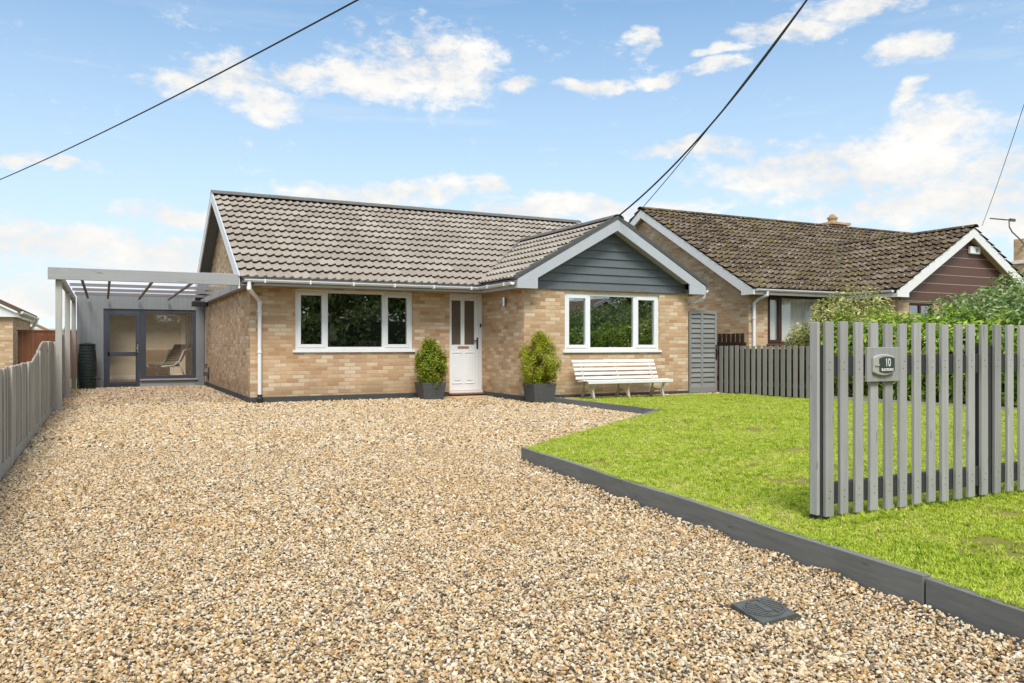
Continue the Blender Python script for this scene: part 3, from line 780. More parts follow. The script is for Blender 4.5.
b = MB(); b.lathe([(0.07, 0.76), (0.075, 0.80), (0.05, 0.88), (0.065, 1.0), (0.03, 1.12), (0.02, 1.2)], 4.2, 16.55, 16); obj('lamp_base', b, M['cream_iron'], la, smooth=True)
b = MB(); b.lathe([(0.15, 1.18), (0.11, 1.42)], 4.2, 16.55, 20); obj('lamp_shade', b, M['lamp_shade'], la, smooth=True)

# ================================================================== garden room under the carport
G = thing('garden_room', 'grey boarded garden room with anthracite glazed door under the carport', 'garden room', (0.9, 23.0, 0))
GX0, GX1, GY, GB = -0.60, 2.43, 23.0, 27.2
w = MB(); wall_box(w, 'X', GX0, GX1, GY, GY + 0.12, -0.05, 2.42, [(0.0, 2.21, 0.0, 2.03)])
t = MB()
x = GX0
while x < GX1 - 0.01:   # vertical boards with open joints
    x1 = min(x + 0.108, GX1)
    for a, b_, z0, z1 in ([(x, x1, 0.0, 2.40)] if x1 <= 0.0 or x >= 2.21 else [(max(x, GX0), x1, 2.035, 2.40)]):
        if a < 0.0 < b_: t.box(a, -0.002, GY - 0.016, GY - 0.001, 0.0, 2.40)
        elif a < 2.21 < b_: t.box(2.212, b_, GY - 0.016, GY - 0.001, 0.0, 2.40)
        t.box(a + 0.0012, b_ - 0.0012, GY - 0.018, GY - 0.001, z0, z1) if (b_ <= 0 or a >= 2.21 or z0 > 1) else None
    x = x1
wl = obj('wall', w, M['room_clad'], G); obj('cladding', t, M['room_clad'], wl)
w = MB(); wall_box(w, 'Y', GY + 0.12, GB, GX0, GX0 + 0.12, -0.05, 2.42, [(24.0, 26.6, 0.9, 2.1)]); obj('wall', w, M['room_clad'], G)  # unseen side opening added to let daylight into the room
w = MB(); wall_box(w, 'X', GX0, 4.6, GB, GB + 0.12, -0.05, 2.42, [(3.0, 4.4, 0.5, 2.1)]); obj('wall', w, M['beige'], G)  # unseen opening at the back, added for light inside
w = MB(); wall_box(w, 'Y', GY + 0.0, GB, 4.6, 4.7, -0.05, 2.42); w.box(GX1 + 0.01, 4.6, GY, GY + 0.1, -0.05, 2.42); obj('wall', w, M['beige'], G)
w = MB(); w.box(GX0 + 0.13, 2.95, GB - 0.03, GB - 0.004, 0.05, 0.17); obj('skirting', w, M['upvc'], G)
w = MB(); w.box(GX0 + 0.12, 4.6, GY + 0.12, GB, -0.02, 0.05); obj('floor', w, M['terracotta'], G)
w = MB(); w.box(GX0 - 0.05, 4.75, GY - 0.05, 24.2, 2.42, 2.52); w.box(GX0 - 0.05, 4.75, 26.4, GB + 0.2, 2.42, 2.52); w.box(GX0 - 0.05, 0.2, 24.2, 26.4, 2.42, 2.52); w.box(3.4, 4.75, 24.2, 26.4, 2.42, 2.52); gr = obj('roof', w, M['light_grey'], G)
w = MB(); w.box(0.18, 3.42, 24.18, 26.42, 2.524, 2.535); obj('added_rooflight', w, M['glass_clear'], gr)  # unseen roof glazing added to brighten the room below
# door
f = MB(); y = GY + 0.005
for a in ((0.004, 0.846, 1.945, 2.026), (0.004, 0.846, 0.002, 0.075)): f.box(a[0], a[1], y, y + 0.07, a[2], a[3])
f.box(0.004, 0.10, y, y + 0.07, 0.075, 1.945); f.box(0.768, 0.846, y, y + 0.07, 0.075, 1.945); f.box(0.10, 0.768, y - 0.01, y + 0.06, 0.81, 0.92)
f.box(0.10, 0.768, y - 0.01, y + 0.06, 0.075, 0.15); f.box(0.10, 0.768, y - 0.01, y + 0.06, 1.86, 1.945); f.box(0.10, 0.145, y - 0.01, y + 0.06, 0.15, 1.86); f.box(0.745, 0.768, y - 0.01, y + 0.06, 0.15, 1.86)
gd = obj('door', f, M['anthracite'], G, bevel=0.004)
for z0, z1 in ((0.15, 0.81), (0.92, 1.86)):
    g = MB(); g.box(0.14, 0.75, y + 0.02, y + 0.026, z0 - 0.003, z1 + 0.003); obj('pane', g, M['glass_clear'], gd)
g = MB(); g.box(0.775, 0.81, y - 0.014, y - 0.001, 0.90, 1.12); g.bar((0.79, y - 0.04, 1.02), (0.67, y - 0.045, 1.0), 0.02, 0.024); g.box(0.782, 0.80, y - 0.04, y - 0.012, 1.01, 1.03); obj('handle', g, M['chrome'], gd)
f = MB(); f.box(0.85, 2.206, y, y + 0.07, 1.94, 2.026); f.box(0.85, 2.206, y, y + 0.07, 0.215, 0.30); f.box(0.85, 0.99, y, y + 0.07, 0.30, 1.94); f.box(2.128, 2.206, y, y + 0.07, 0.30, 1.94)
gw = obj('window', f, M['anthracite'], G, bevel=0.004)
g = MB(); g.box(0.985, 2.132, y + 0.03, y + 0.036, 0.297, 1.943); obj('pane', g, M['glass_clear'], gw)
g = MB(); g.box(0.85, 2.26, y - 0.06, y + 0.05, 0.17, 0.213); obj('sill', g, M['car_grey'], gw, bevel=0.004)
g = MB(); g.box(0.85, 2.206, y - 0.004, y + 0.05, 0.0, 0.168); obj('panel', g, M['car_grey'], G)
g = MB(); g.box(0.0, 0.85, y - 0.10, y + 0.02, -0.02, 0.0005); obj('doorstep', g, M['plinth'], G)
# curtain in the garden room (pleated)
def pleats(x0, x1, y, z0, z1, amp=0.05, n=9):
    m = MB(); k = n * 8
    for j in range(2):
        for i in range(k + 1):
            a = i / k; m.v.append((x0 + (x1 - x0) * a, y + amp * math.sin(a * n * 2 * PI) + j * 0.004, z0))
            m.v.append((x0 + (x1 - x0) * a, y + amp * math.sin(a * n * 2 * PI) * 0.8 + j * 0.004, z1))
        o = j * (k + 1) * 2
        for i in range(k): m.f.append((o + 2 * i, o + 2 * i + 2, o + 2 * i + 3, o + 2 * i + 1)); m.mi.append(0)
    return m
cu = obj('curtain', pleats(2.06, 2.33, 24.3, 0.06, 2.3, 0.04, 4), M['curtain'], base=(2.2, 24.3, 0.06), smooth=True)
setp(cu, 'long pale curtain inside the garden room window', 'curtain')
# reclining lounge chair
L = thing('lounge_chair', 'tan reclining lounge chair inside the garden room', 'chair', (1.65, 23.75, 0.05))
for s_ in (-0.27, 0.27):
    b = MB(); yy = 23.75 + s_
    b.tube([(1.10, yy, 0.52), (1.50, yy, 0.54), (1.68, yy, 0.66), (1.84, yy, 0.95), (2.12, yy, 1.0)], 0.024, 8)
    b.tube([(1.08, yy, 0.07), (1.6, yy, 0.11), (2.08, yy, 0.07)], 0.022, 8); b.tube([(1.50, yy, 0.53), (1.34, yy, 0.08)], 0.022, 8); b.tube([(1.68, yy, 0.66), (1.92, yy, 0.08)], 0.022, 8)
    obj('frame', b, M['white_wood'], L, smooth=True)
b = MB()
for i in range(9):
    a_ = i / 8; b.bar((1.66 + 0.36 * a_, 23.47, 0.56 + 0.52 * a_), (1.66 + 0.36 * a_, 24.03, 0.56 + 0.52 * a_), 0.06, 0.07, up=(0.6, 0, 0.8))
obj('backrest', b, M['fabric'], L, bevel=0.01)
b = MB(); b.box(1.12, 1.66, 23.49, 24.01, 0.545, 0.60); obj('seat', b, M['fabric'], L, bevel=0.01)
L.rotation_euler = (0, 0, math.radians(38))
P = thing('armchair', 'brown upholstered armchair at the back of the garden room', 'armchair', (1.35, 25.6, 0.05))
b = MB(); b.box(0.95, 1.75, 25.75, 25.95, 0.3, 1.0); obj('backrest', b, M['fabric'], P, bevel=0.06)
b = MB(); b.box(0.98, 1.72, 25.2, 25.75, 0.2, 0.48); obj('seat', b, M['terracotta'], P, bevel=0.05)
for sx in (1.05, 1.65):
    for sy in (25.28, 25.88):
        b = MB(); b.box(sx - 0.02, sx + 0.02, sy - 0.02, sy + 0.02, 0.05, 0.3); obj('leg', b, M['bark'], P)

# ================================================================== carport
K = thing('carport', 'pale grey timber carport with opal roof against the left gable', 'carport', (-0.66, 15.15, 0))
b = MB(); b.box(-0.81, 2.172, EY - 0.01, EY + 0.05, 2.175, 2.372); obj('beam', b, M['car_grey'], K, bevel=0.004)
for i, yy in enumerate((15.17, 18.75, 22.6)):
    b = MB(); b.box(-0.705, -0.61, yy - 0.045, yy + 0.045, 0.0, 2.174); obj('post', b, M['car_post'], K, bevel=0.005)
b = MB(); b.box(-0.70, -0.62, EY + 0.052, 22.95, 2.176, 2.30); obj('beam', b, M['car_post'], K, bevel=0.004)
b = MB(); b.box(2.30, 2.43, EY + 0.6, 22.95, 2.18, 2.31); obj('beam', b, M['car_grey'], K, bevel=0.004)
for yy, zz in ((17.0, 2.345), (18.75, 2.345), (20.35, 2.348), (21.95, 2.35)):
    b = MB(); b.box(-0.62, 2.43 if yy > 15.8 else 2.2, yy - 0.025, yy + 0.025, zz - 0.032, zz + 0.030); obj('purlin', b, M['gate'], K)  # darker timber colour carries the shade under the roof
for xx in (-0.35, 0.10, 0.82, 1.52):
    b = MB(); b.box(xx - 0.022, xx + 0.022, EY + 0.052, 22.9, 2.275, 2.312); obj('rafter', b, M['car_brown'], K)
b = MB(); b.prism([(EY + 0.0, 2.376), (22.96, 2.396), (22.96, 2.406), (EY + 0.0, 2.386)], 'X', -0.84, 2.17); obj('roof_sheet', b, M['poly'], K)

# water butt
wb = thing('water_butt', 'dark green ribbed water butt beside the garden room wall', 'water butt', (-0.36, 22.55, 0))
prof = [(0.17, 0.0)]
for i in range(14):
    z = 0.03 + i * 0.076; r = 0.185 + 0.03 * math.sin(PI * i / 13)
    prof += [(r, z), (r, z + 0.05), (r - 0.012, z + 0.056), (r - 0.012, z + 0.07)]
prof += [(0.19, 1.10), (0.195, 1.12), (0.05, 1.16), (0.0, 1.165)]
b = MB(); b.lathe(prof, -0.36, 22.55, 24); obj('barrel', b, M['butt'], wb)
b = MB(); b.tube([(-0.20, 22.45, 0.28), (-0.10, 22.42, 0.28), (-0.08, 22.42, 0.24)], 0.018, 8); obj('tap', b, M['black'], wb)

# ================================================================== fences
def ftop(y):
    if y < 11.0: return 0.90
    if y < 13.3: return 0.90 + 0.25 * smooth((y - 11.0) / 2.3)
    if y < 17.2: return 1.15
    if y < 21.5: return 1.15 + 0.42 * smooth((y - 17.2) / 4.3)
    return 1.57
FX = -0.76
F = thing('board_fence', 'weathered grey close board fence stepping up along the left of the driveway', 'fence', (FX, 14, 0))
b = MB(); y = 4.0; r_ = random.Random(5)
while y < 22.85:
    z = ftop(y + 0.05) + r_.uniform(-0.008, 0.008); x = FX + r_.uniform(-0.004, 0.004)
    b.prism([(y, 0.10), (y + 0.112, 0.10), (y + 0.112, z + 0.004), (y, z)], 'X', x - 0.018, x - 0.002 if int(y * 9) % 2 else x + 0.004); y += 0.118
obj('boards', b, M['old_fence'], F)
b = MB(); b.box(FX - 0.02, FX + 0.014, 4.0, 22.85, -0.02, 0.099); obj('gravel_board', b, M['old_fence'], F)
for y in (4.9, 6.7, 8.5, 10.3, 12.1, 13.9, 15.7, 17.5, 19.3, 21.1):
    b = MB(); b.box(FX + 0.005, FX + 0.026, y, y + 0.035, 0.0, ftop(y) + 0.006); obj('batten', b, M['old_batten'], F, bevel=0.003)
for z in (0.3, 0.75):
    b = MB(); b.box(FX - 0.075, FX - 0.025, 4.0, 22.85, z, z + 0.07); obj('rail', b, M['old_fence'], F)

# front picket fence
PF = thing('picket_fence', 'tall grey picket fence with dark rails across the near lawn', 'fence', (3.55, 3.14, 0.1))
PX = 3.482; PY = 3.10
def picket(x, mat, parent, z0, z1, y=PY, wd=0.063, rr=random.Random(9)):
    m = MB(); dz = rr.uniform(-0.006, 0.006); tw = rr.uniform(-0.003, 0.003)
    m.prism([(x, z0 + dz), (x + wd, z0 + dz), (x + wd + tw, z1 + dz), (x + tw, z1 + dz)], 'Y', y, y + 0.02)
    for z in (0.262, 0.30, 0.965, 1.005):   # nail heads
        cx = x + wd / 2 + rr.uniform(-0.006, 0.006); m.tube([(cx, y - 0.0012, z), (cx, y + 0.004, z)], 0.0042, 7, mi=1)
    return obj('picket', m, [mat, M['rail']], parent, bevel=0.002)
xs = [0.018 + q for q in (3.482, 3.596, 3.716, 3.836, 3.962, 4.085, 4.211, 4.340, 4.462, 4.591, 4.715, 4.845, 4.976, 5.108, 5.24, 5.37, 5.50, 5.63, 5.76, 5.89, 6.02, 6.15)]
for i, x in enumerate(xs): picket(x, M['picket'], PF, 0.163, 1.226)
m = MB(); m.box(PX - 0.018, PX + 0.0, 3.124, 3.180, 0.17, 1.226); obj('picket', m, M['picket'], PF, bevel=0.003)
for x in (PX + 0.002, 4.945, 6.18):
    m = MB(); m.box(x, x + 0.075, 3.125, 3.20, 0.02, 1.10); obj('post', m, M['rail'], PF, bevel=0.003)
for z in (0.222, 0.926):
    for x0, x1 in ((PX + 0.08, 4.943), (5.022, 6.178)):
        m = MB(); m.box(x0, x1, 3.1225, 3.16, z, z + 0.118); obj('rail', m, M['rail'], PF, bevel=0.003)
# house number sign
S = thing('house_sign', 'square grey house sign with dark oval plaque reading 10 on the picket fence', 'sign', (3.89, 3.09, 0.99))
sx0, sx1, sz0, sz1, sy = 3.803, 4.075, 0.893, 1.088, 3.0975
m = MB(); m.box(sx0, sx1, sy - 0.018, sy, sz0, sz1); obj('plate', m, M['picket'], S, bevel=0.003)
def barrel(cx, cz, hw_, hh, bulge, n=10):
    p = []
    for i in range(n + 1): a = -1 + 2 * i / n; p.append((cx + hw_ * a, cz - hh - bulge * (1 - a * a)))
    for i in range(n + 1): a = 1 - 2 * i / n; p.append((cx + hw_ * a, cz + hh + bulge * (1 - a * a)))
    return p
pcx, pcz = 3.930, 0.989
m = MB(); m.prism(barrel(pcx - 0.006, pcz, 0.086, 0.042, 0.018), 'Y', sy - 0.034, sy - 0.019); obj('plaque_rim', m, M['plaque_rim'], S, bevel=0.004)
m = MB(); m.prism(barrel(pcx + 0.012, pcz, 0.062, 0.036, 0.010), 'Y', sy - 0.038, sy - 0.0345); pq = obj('plaque', m, M['plaque'], S)
def text(name, s, x, z, size, mat, parent, y, sx=1.0, ext=0.0012, bold=0.0):
    cu = bpy.data.curves.new(name, 'FONT'); cu.body = s; cu.size = size; cu.align_x = 'CENTER'; cu.align_y = 'CENTER'; cu.extrude = ext; cu.offset = bold
    tmp = bpy.data.objects.new(name, cu); C.objects.link(tmp)
    me = bpy.data.meshes.new_from_object(tmp.evaluated_get(bpy.context.evaluated_depsgraph_get()))
    bpy.data.objects.remove(tmp); bpy.data.curves.remove(cu); me.materials.clear(); me.materials.append(mat)
    o = bpy.data.objects.new(name, me); C.objects.link(o); o.parent = parent
    o.rotation_euler = (PI / 2, 0, 0); o.scale = (sx, 1, 1)
    o.location = Vector((x, y, z)) - ORIGIN[parent]; ORIGIN[o] = ORIGIN[parent]
    return o
text('number', '10', pcx + 0.016, pcz + 0.010, 0.066, M['digit'], pq, sy - 0.0395, 0.72)
text('lettering', 'BLACKDALE', pcx + 0.012, pcz - 0.029, 0.021, M['digit'], pq, sy - 0.0395, 0.85, bold=0.0004)
m = MB(); m.prism([(pcx - 0.086, pcz - 0.006), (pcx - 0.055, pcz - 0.006), (pcx - 0.05, pcz), (pcx - 0.055, pcz + 0.004), (pcx - 0.086, pcz + 0.004)], 'Y', sy - 0.040, sy - 0.0345); obj('plaque_lug', m, M['plaque_rim'], S)

# far picket fence, running back to the gate along the boundary
FF = thing('picket_fence', 'lower grey picket fence between the gate and the tall front fence', 'fence', (12.1, 12.3, 0.05))
fx = 12.08; y = 13.52; r_ = random.Random(4)
while y > 11.0:
    m = MB(); z0 = lawn_z(11.9, y) + 0.015 + r_.uniform(-.012, .012); z1 = 1.085 + r_.uniform(-.008, .008)
    m.box(fx, fx + 0.02, y, y + 0.098, z0, z1); obj('picket', m, M['picket_far'], FF, bevel=0.003); y -= 0.163
for z in (0.25, 0.82):
    m = MB(); m.box(fx + 0.022, fx + 0.06, 10.98, 13.62, z, z + 0.09); obj('rail', m, M['rail'], FF)
for y in (13.56, 11.05):
    m = MB(); m.box(fx + 0.062, fx + 0.14, y - 0.04, y + 0.04, -0.02, 1.06); obj('post', m, M['rail'], FF)
m = MB(); m.box(12.24, 12.27, 10.98, 13.6, -0.02, 1.02); obj('backing', m, M['brown_short'], FF)
# dark brown short fence of the neighbour, showing above
BS = thing('trellis_fence', 'dark brown slatted fence top showing above the lower picket fence', 'fence', (12.6, 14, 0))
m = MB(); y = 13.42
while y < 14.5: m.box(12.6, 12.625, y, y + 0.105, 0.0, 1.36); y += 0.145
obj('slats', m, M['brown_short'], BS)
for z in (0.3, 1.08):
    m = MB(); m.box(12.627, 12.66, 13.4, 14.5, z, z + 0.08); obj('rail', m, M['brown_short'], BS)

# louvred gate
GT = thing('garden_gate', 'tall grey louvred side gate beside the bungalow wall', 'gate', (11.7, 13.7, 0.05))
gx0, gx1, gy = 11.30, 12.07, 13.70
arch = lambda x: 1.835 + 0.022 * (1 - ((x - (gx0 + gx1) / 2) / ((gx1 - gx0) / 2)) ** 2)
m = MB()
for a, b_ in ((gx0, gx0 + 0.055), (gx0 + 0.325, gx0 + 0.385), (gx1 - 0.055, gx1)): m.prism([(a, 0.065), (b_, 0.065), (b_, arch(b_) - 0.07), (a, arch(a) - 0.07)], 'Y', gy - 0.02, gy + 0.02)
n = 8; top = [(gx0 + (gx1 - gx0) * i / n) for i in range(n + 1)]
m.prism([(x, arch(x)) for x in top] + [(x, arch(x) - 0.07) for x in reversed(top)], 'Y', gy - 0.022, gy + 0.02)
m.box(gx0 + 0.002, gx1 - 0.002, gy - 0.023, gy + 0.02, 0.066, 0.19)
fr_ = obj('frame', m, M['gate'], GT, bevel=0.003)
m = MB()
for k in range(15):
    z = 0.19 + k * 0.107
    z1 = min(z + 0.115, 1.79)
    v0 = [(gx0 + 0.05, gy - 0.016, z), (gx1 - 0.05, gy - 0.016, z), (gx1 - 0.05, gy + 0.012, z1), (gx0 + 0.05, gy + 0.012, z1)]
    v1 = [(x, y + 0.014, zz) for x, y, zz in v0]
    m.add(v0 + v1, [(0, 1, 2, 3), (7, 6, 5, 4), (0, 4, 5, 1), (1, 5, 6, 2), (2, 6, 7, 3), (3, 7, 4, 0)])
obj('louvres', m, M['gate'], GT)
m = MB(); m.box(gx1 - 0.045, gx1 - 0.015, gy - 0.03, gy - 0.0225, 0.78, 1.1); m.tube([(gx1 - 0.03, gy - 0.03, 1.05), (gx1 - 0.03, gy - 0.07, 1.0), (gx1 - 0.03, gy - 0.07, 0.88), (gx1 - 0.03, gy - 0.03, 0.83)], 0.009, 8); obj('handle', m, M['black'], GT)

# ------------------------------------------------------------------ timber edging
def edging(label, p, q, z0, z1, t=0.045, side=1):
    p, q = Vector((*p, 0)), Vector((*q, 0)); d = (q - p).normalized(); n = Vector((-d.y, d.x, 0)) * side
    base = (p + q) / 2
    m = MB(); N = 10
    for i in range(N + 1):   # slightly wavering top edge
        c = p + (q - p) * i / N; w_ = 0.004 * math.sin(i * 1.7 + p.x)
        for off, z in ((0, z0), (t, z0), (t, z1 + w_), (0, z1 + w_)): m.v.append(tuple(c + n * off + Vector((0, 0, z))))
    for i in range(N):
        a = i * 4
        for k in range(4): m.f.append((a + k, a + (k + 1) % 4, a + 4 + (k + 1) % 4, a + 4 + k)); m.mi.append(0)
    m.f += [(0, 1, 2, 3), (N * 4 + 3, N * 4 + 2, N * 4 + 1, N * 4)]; m.mi += [0, 0]
    o = obj('edging_board', m, M['edge_board'], base=(base.x, base.y, 0), bevel=0.003)
    return setp(o, label, 'edging', 'timber edging boards round the lawn')
ex = lambda s: (J2[0] + (J2[0] - C1[0]) / (C1[1] - J2[1]) * s, J2[1] - s)
edging('long dark edging board from the lawn corner to the joint near the drain cover', C1, (J2[0] + 0.0008, J2[1] + 0.008), -0.05, 0.150, side=1)
edging('nearest dark edging board, cut off by the photo at lower right', ex(0.004), ex(3.6), -0.05, 0.146, side=1)
edging('short dark edging board in front of the white bench', C3, C2, -0.05, 0.105, side=1)
edging('dark edging board behind the lawn corner, facing the front door', (C1[0] + 0.05, C1[1] + 0.012), (C2[0] - 0.02, C2[1] - 0.02), -0.05, 0.118, side=-1)

# drain cover
D = thing('drain_cover', 'square iron drain cover with ribbed round lid set in the gravel', 'drain cover', (2.412, 2.452, 0))
cd = [Vector((2.337, 2.563)), Vector((2.54, 2.57)), Vector((2.489, 2.349)), Vector((2.283, 2.326))]
cen = sum(cd, Vector((0, 0))) / 4
m = MB(); m.prism([tuple(p) for p in cd], 'Z', -0.02, 0.022); obj('frame', m, M['iron'], D, bevel=0.004)
ax = (cd[1] - cd[0] + cd[2] - cd[3]).normalized(); ay = (cd[0] - cd[3] + cd[1] - cd[2]).normalized()
m = MB(); R_ = 0.098
for r0, r1, z in ((R_, R_ - 0.008, 0.026),):
    v = []; n = 40
    for k in range(n):
        a = 2 * PI * k / n; dv = ax * math.cos(a) + ay * math.sin(a)
        for r in (r0, r1): v.append((*(cen + dv * r), 0.0215)); v.append((*(cen + dv * r), z))
    f = []
    for k in range(n):
        a = k * 4; b_ = ((k + 1) % n) * 4
        f += [(a, b_, b_ + 1, a + 1), (a + 1, b_ + 1, b_ + 3, a + 3), (a + 3, b_ + 3, b_ + 2, a + 2)]
    m.add(v, f)
for i in range(-4, 5):
    yv = i * 0.019
    half = math.sqrt(max(0, (R_ - 0.012) ** 2 - yv ** 2))
    for a, b_ in ((-half, -0.022), (0.022, half)):
        if b_ - a < 0.01: continue
        c0, c1 = cen + ax * a + ay * (yv - 0.006), cen + ax * b_ + ay * (yv + 0.006)
        pts = [cen + ax * a + ay * (yv - 0.006), cen + ax * b_ + ay * (yv - 0.006), cen + ax * b_ + ay * (yv + 0.006), cen + ax * a + ay * (yv + 0.006)]
        m.prism([tuple(p) for p in pts], 'Z', 0.0215, 0.0265)
pts = [cen + ax * a + ay * b_ for a, b_ in ((-0.018, -0.05), (0.018, -0.05), (0.018, 0.05), (-0.018, 0.05))]
m.prism([tuple(p) for p in pts], 'Z', 0.0215, 0.0265)
obj('lid', m, M['iron'], D)

# ------------------------------------------------------------------ potted shrubs
def planter(cx, cy, wt, wb_, h, label, kind):
    t = thing('potted_shrub', label, 'potted shrub', (cx, cy, 0), 'potted shrubs by the front door')
    m = MB(); a, b_ = wt / 2, wb_ / 2; i_ = a - 0.025
    v = [(cx + s * b_, cy + q * b_, 0.0) for s, q in ((-1, -1), (1, -1), (1, 1), (-1, 1))] + [(cx + s * a, cy + q * a, h) for s, q in ((-1, -1), (1, -1), (1, 1), (-1, 1))] \
        + [(cx + s * i_, cy + q * i_, h) for s, q in ((-1, -1), (1, -1), (1, 1), (-1, 1))] + [(cx + s * i_, cy + q * i_, h - 0.06) for s, q in ((-1, -1), (1, -1), (1, 1), (-1, 1))]
    f = [(3, 2, 1, 0)]
    for L_ in (0, 4, 8):
        for k in range(4): f.append((L_ + k, L_ + (k + 1) % 4, L_ + 4 + (k + 1) % 4, L_ + 4 + k))
    f.append((12, 13, 14, 15)); m.add(v, f); pl = obj('planter', m, M['planter'], t, bevel=0.006)
    m = MB(); m.box(cx - i_ + 0.002, cx + i_ - 0.002, cy - i_ + 0.002, cy + i_ - 0.002, h - 0.058, h - 0.03); obj('soil', m, M['soil'], pl)
    m = MB(); rr = random.Random(int(cx * 100))
    H_ = 0.86 if kind == 'box' else 1.0
    for k in range(9):
        a_ = rr.uniform(0, 2 * PI); r1 = rr.uniform(0.05, 0.2)
        m.tube([(cx + 0.03 * math.cos(a_), cy + 0.03 * math.sin(a_), h - 0.05), (cx + r1 * 0.7 * math.cos(a_), cy + r1 * 0.7 * math.sin(a_), h + 0.3), (cx + r1 * math.cos(a_), cy + r1 * math.sin(a_), h + H_ * rr.uniform(0.5, 0.8))], [0.012, 0.008, 0.004], 6)
    obj('stem', m, M['bark'], t)
    # crown: upright, made of leafy sprigs
    n = 15000; P_ = []; N_ = []
    for k in range(150):
        u = rr.random() ** 1.15; a_ = rr.uniform(0, 2 * PI)
        if kind == 'box': prof = 0.28 * (0.80 + 0.35 * math.sin(PI * min(1, u * 0.95 + 0.12))) * (1 - max(0, u - 0.7) * 1.5)
        else: prof = 0.41 * (0.55 + 0.5 * math.sin(PI * min(1, u * 1.0 + 0.05))) * (1 - max(0, u - 0.62) * 1.5)
        rad = max(0.02, prof) * math.sqrt(rr.uniform(0.02, 1.0))
        c = np.array([cx + rad * math.cos(a_), cy + rad * math.sin(a_), h + 0.02 + u * (H_ - 0.10)])
        sz = rr.uniform(0.055, 0.095)
        m_ = n // 150
        d = RNG.normal(0, 1, (m_, 3)); d /= np.linalg.norm(d, axis=1)[:, None]
        rd = RNG.random((m_, 1)) ** 0.5
        p = c + d * rd * np.array([sz, sz, sz * 1.9])
        out = p - np.array([cx, cy, h + 0.3]); out /= np.linalg.norm(out, axis=1)[:, None]
        P_.append(p); N_.append(out)
    leaf_cloud('foliage', np.concatenate(P_), np.concatenate(N_), 0.036 if kind == 'box' else 0.046, M['box_leaf'] if kind == 'box' else M['conifer_leaf'], t, aspect=0.55 if kind == 'box' else 0.3, up=0.5)
    return t
planter(5.90, 15.20, 0.50, 0.41, 0.345, 'green box shrub in a charcoal planter left of the white front door', 'box')
planter(7.42, 13.38, 0.48, 0.40, 0.37, 'yellow green conifer in a charcoal planter at the brick corner', 'conifer')

# ------------------------------------------------------------------ bench
B = thing('garden_bench', 'white slatted bench on curved iron legs under the wing window', 'bench', (9.25, 13.2, 0.05))
bx0, bx1 = 8.235, 10.235
m = MB()
for k, (y, z) in enumerate(((12.93, 0.385), (13.02, 0.405), (13.11, 0.405), (13.20, 0.398), (13.28, 0.39))):
    m.bar((bx0, y, z), (bx1 + 0.12 - 0.12 * (k > 0), y, z), 0.075, 0.024, up=(0, -0.15 + 0.06 * k, 1)) if k else m.bar((bx0 - 0.0, y, z), (bx1 + 0.02, y, z), 0.03, 0.065)
obj('seat', m, M['white_wood'], B, bevel=0.005)
m = MB()
for y, z, dy in ((13.355, 0.45, 0.10), (13.395, 0.535, 0.15), (13.43, 0.62, 0.2), (13.465, 0.705, 0.25), (13.505, 0.775, 0.5)):
    m.bar((bx0 - 0.02, y, z), (bx1 - 0.03, y, z), 0.022, 0.054, up=(0, dy, 1))
obj('backrest', m, M['white_wood'], B, bevel=0.005)
for x in (8.40, 9.22, 10.06):
    m = MB()
    z0 = lawn_z(x, 13.0) - 0.015
    m.tube([(x, 12.96, z0), (x, 12.99, z0 + 0.08), (x, 13.02, z0 + 0.18), (x, 12.99, z0 + 0.28), (x, 12.95, 0.36)], [0.032, 0.024, 0.026, 0.028, 0.032], 8)
    m.tube([(x, 13.44, z0), (x, 13.41, z0 + 0.10), (x, 13.36, z0 + 0.2), (x, 13.33, z0 + 0.30), (x, 13.34, 0.42), (x, 13.42, 0.60), (x, 13.49, 0.76)], [0.024, 0.018, 0.018, 0.02, 0.018, 0.016, 0.012], 8)
    m.tube([(x, 12.95, 0.362), (x, 13.15, 0.375), (x, 13.34, 0.365)], 0.015, 8)
    arc = [(x, 13.2 + 0.185 * math.cos(a), z0 + 0.01 + 0.17 * math.sin(a)) for a in np.linspace(0, PI, 13)]
    m.tube(arc, 0.019, 8)
    m.tube([(x, 13.01, z0 + 0.20), (x, 13.2, z0 + 0.18), (x, 13.36, z0 + 0.20)], 0.011, 8)
    obj('leg', m, M['cream_iron'], B, smooth=True)

# ================================================================== neighbour's bungalow on the right
N = thing('bungalow', 'buff brick bungalow with mossy brown tiled roof and brown boarded gable, beyond the picket fences', 'house', (14.3, 15.05, 0))
nX, nY, nYB, nXR = 14.3, 15.05, 23.5, 28.0
nEY, nEZ, nRY, nRZ = 14.72, 2.50, 19.3, 5.10
nSL = (nRZ - nEZ) / (nRY - nEY)
wA, wE, wF, wZ = 20.25, 17.30, 13.12, 4.17     # wing ridge x, left eave x, barge plane y, ridge z
wWL = 17.62; wYF = 13.36; wR = 2 * wA - wE
nSW = (wZ - 2.47) / (wA - wE)
w = MB(); wall_box(w, 'X', nX, wWL + 0.27, nY, nY + 0.27, -0.05, 2.52, [(14.93, 17.55, 1.12, 2.36)]); obj('wall', w, M['brick_pale'], N)
w = MB(); w.prism([(nY + 0.27, -0.05), (nYB, -0.05), (nYB, 2.52), (nRY, nRZ - 0.12), (nY + 0.005, 2.56), (nY + 0.27, 2.52)], 'X', nX, nX + 0.27); obj('gable_wall', w, M['brick_pale'], N)
w = MB(); wall_box(w, 'X', wWL, 22.95, wYF, wYF + 0.27, -0.05, 2.30, [(18.02, 18.95, 0.9, 2.16), (19.6, 21.6, 0.9, 2.16)]); obj('wall', w, M['brick_pale'], N)
w = MB(); wall_box(w, 'Y', wYF + 0.27, nY, wWL, wWL + 0.27, -0.05, 2.40, [(13.75, 14.95, 1.0, 2.28)]); obj('wall', w, M['brick_pale'], N)
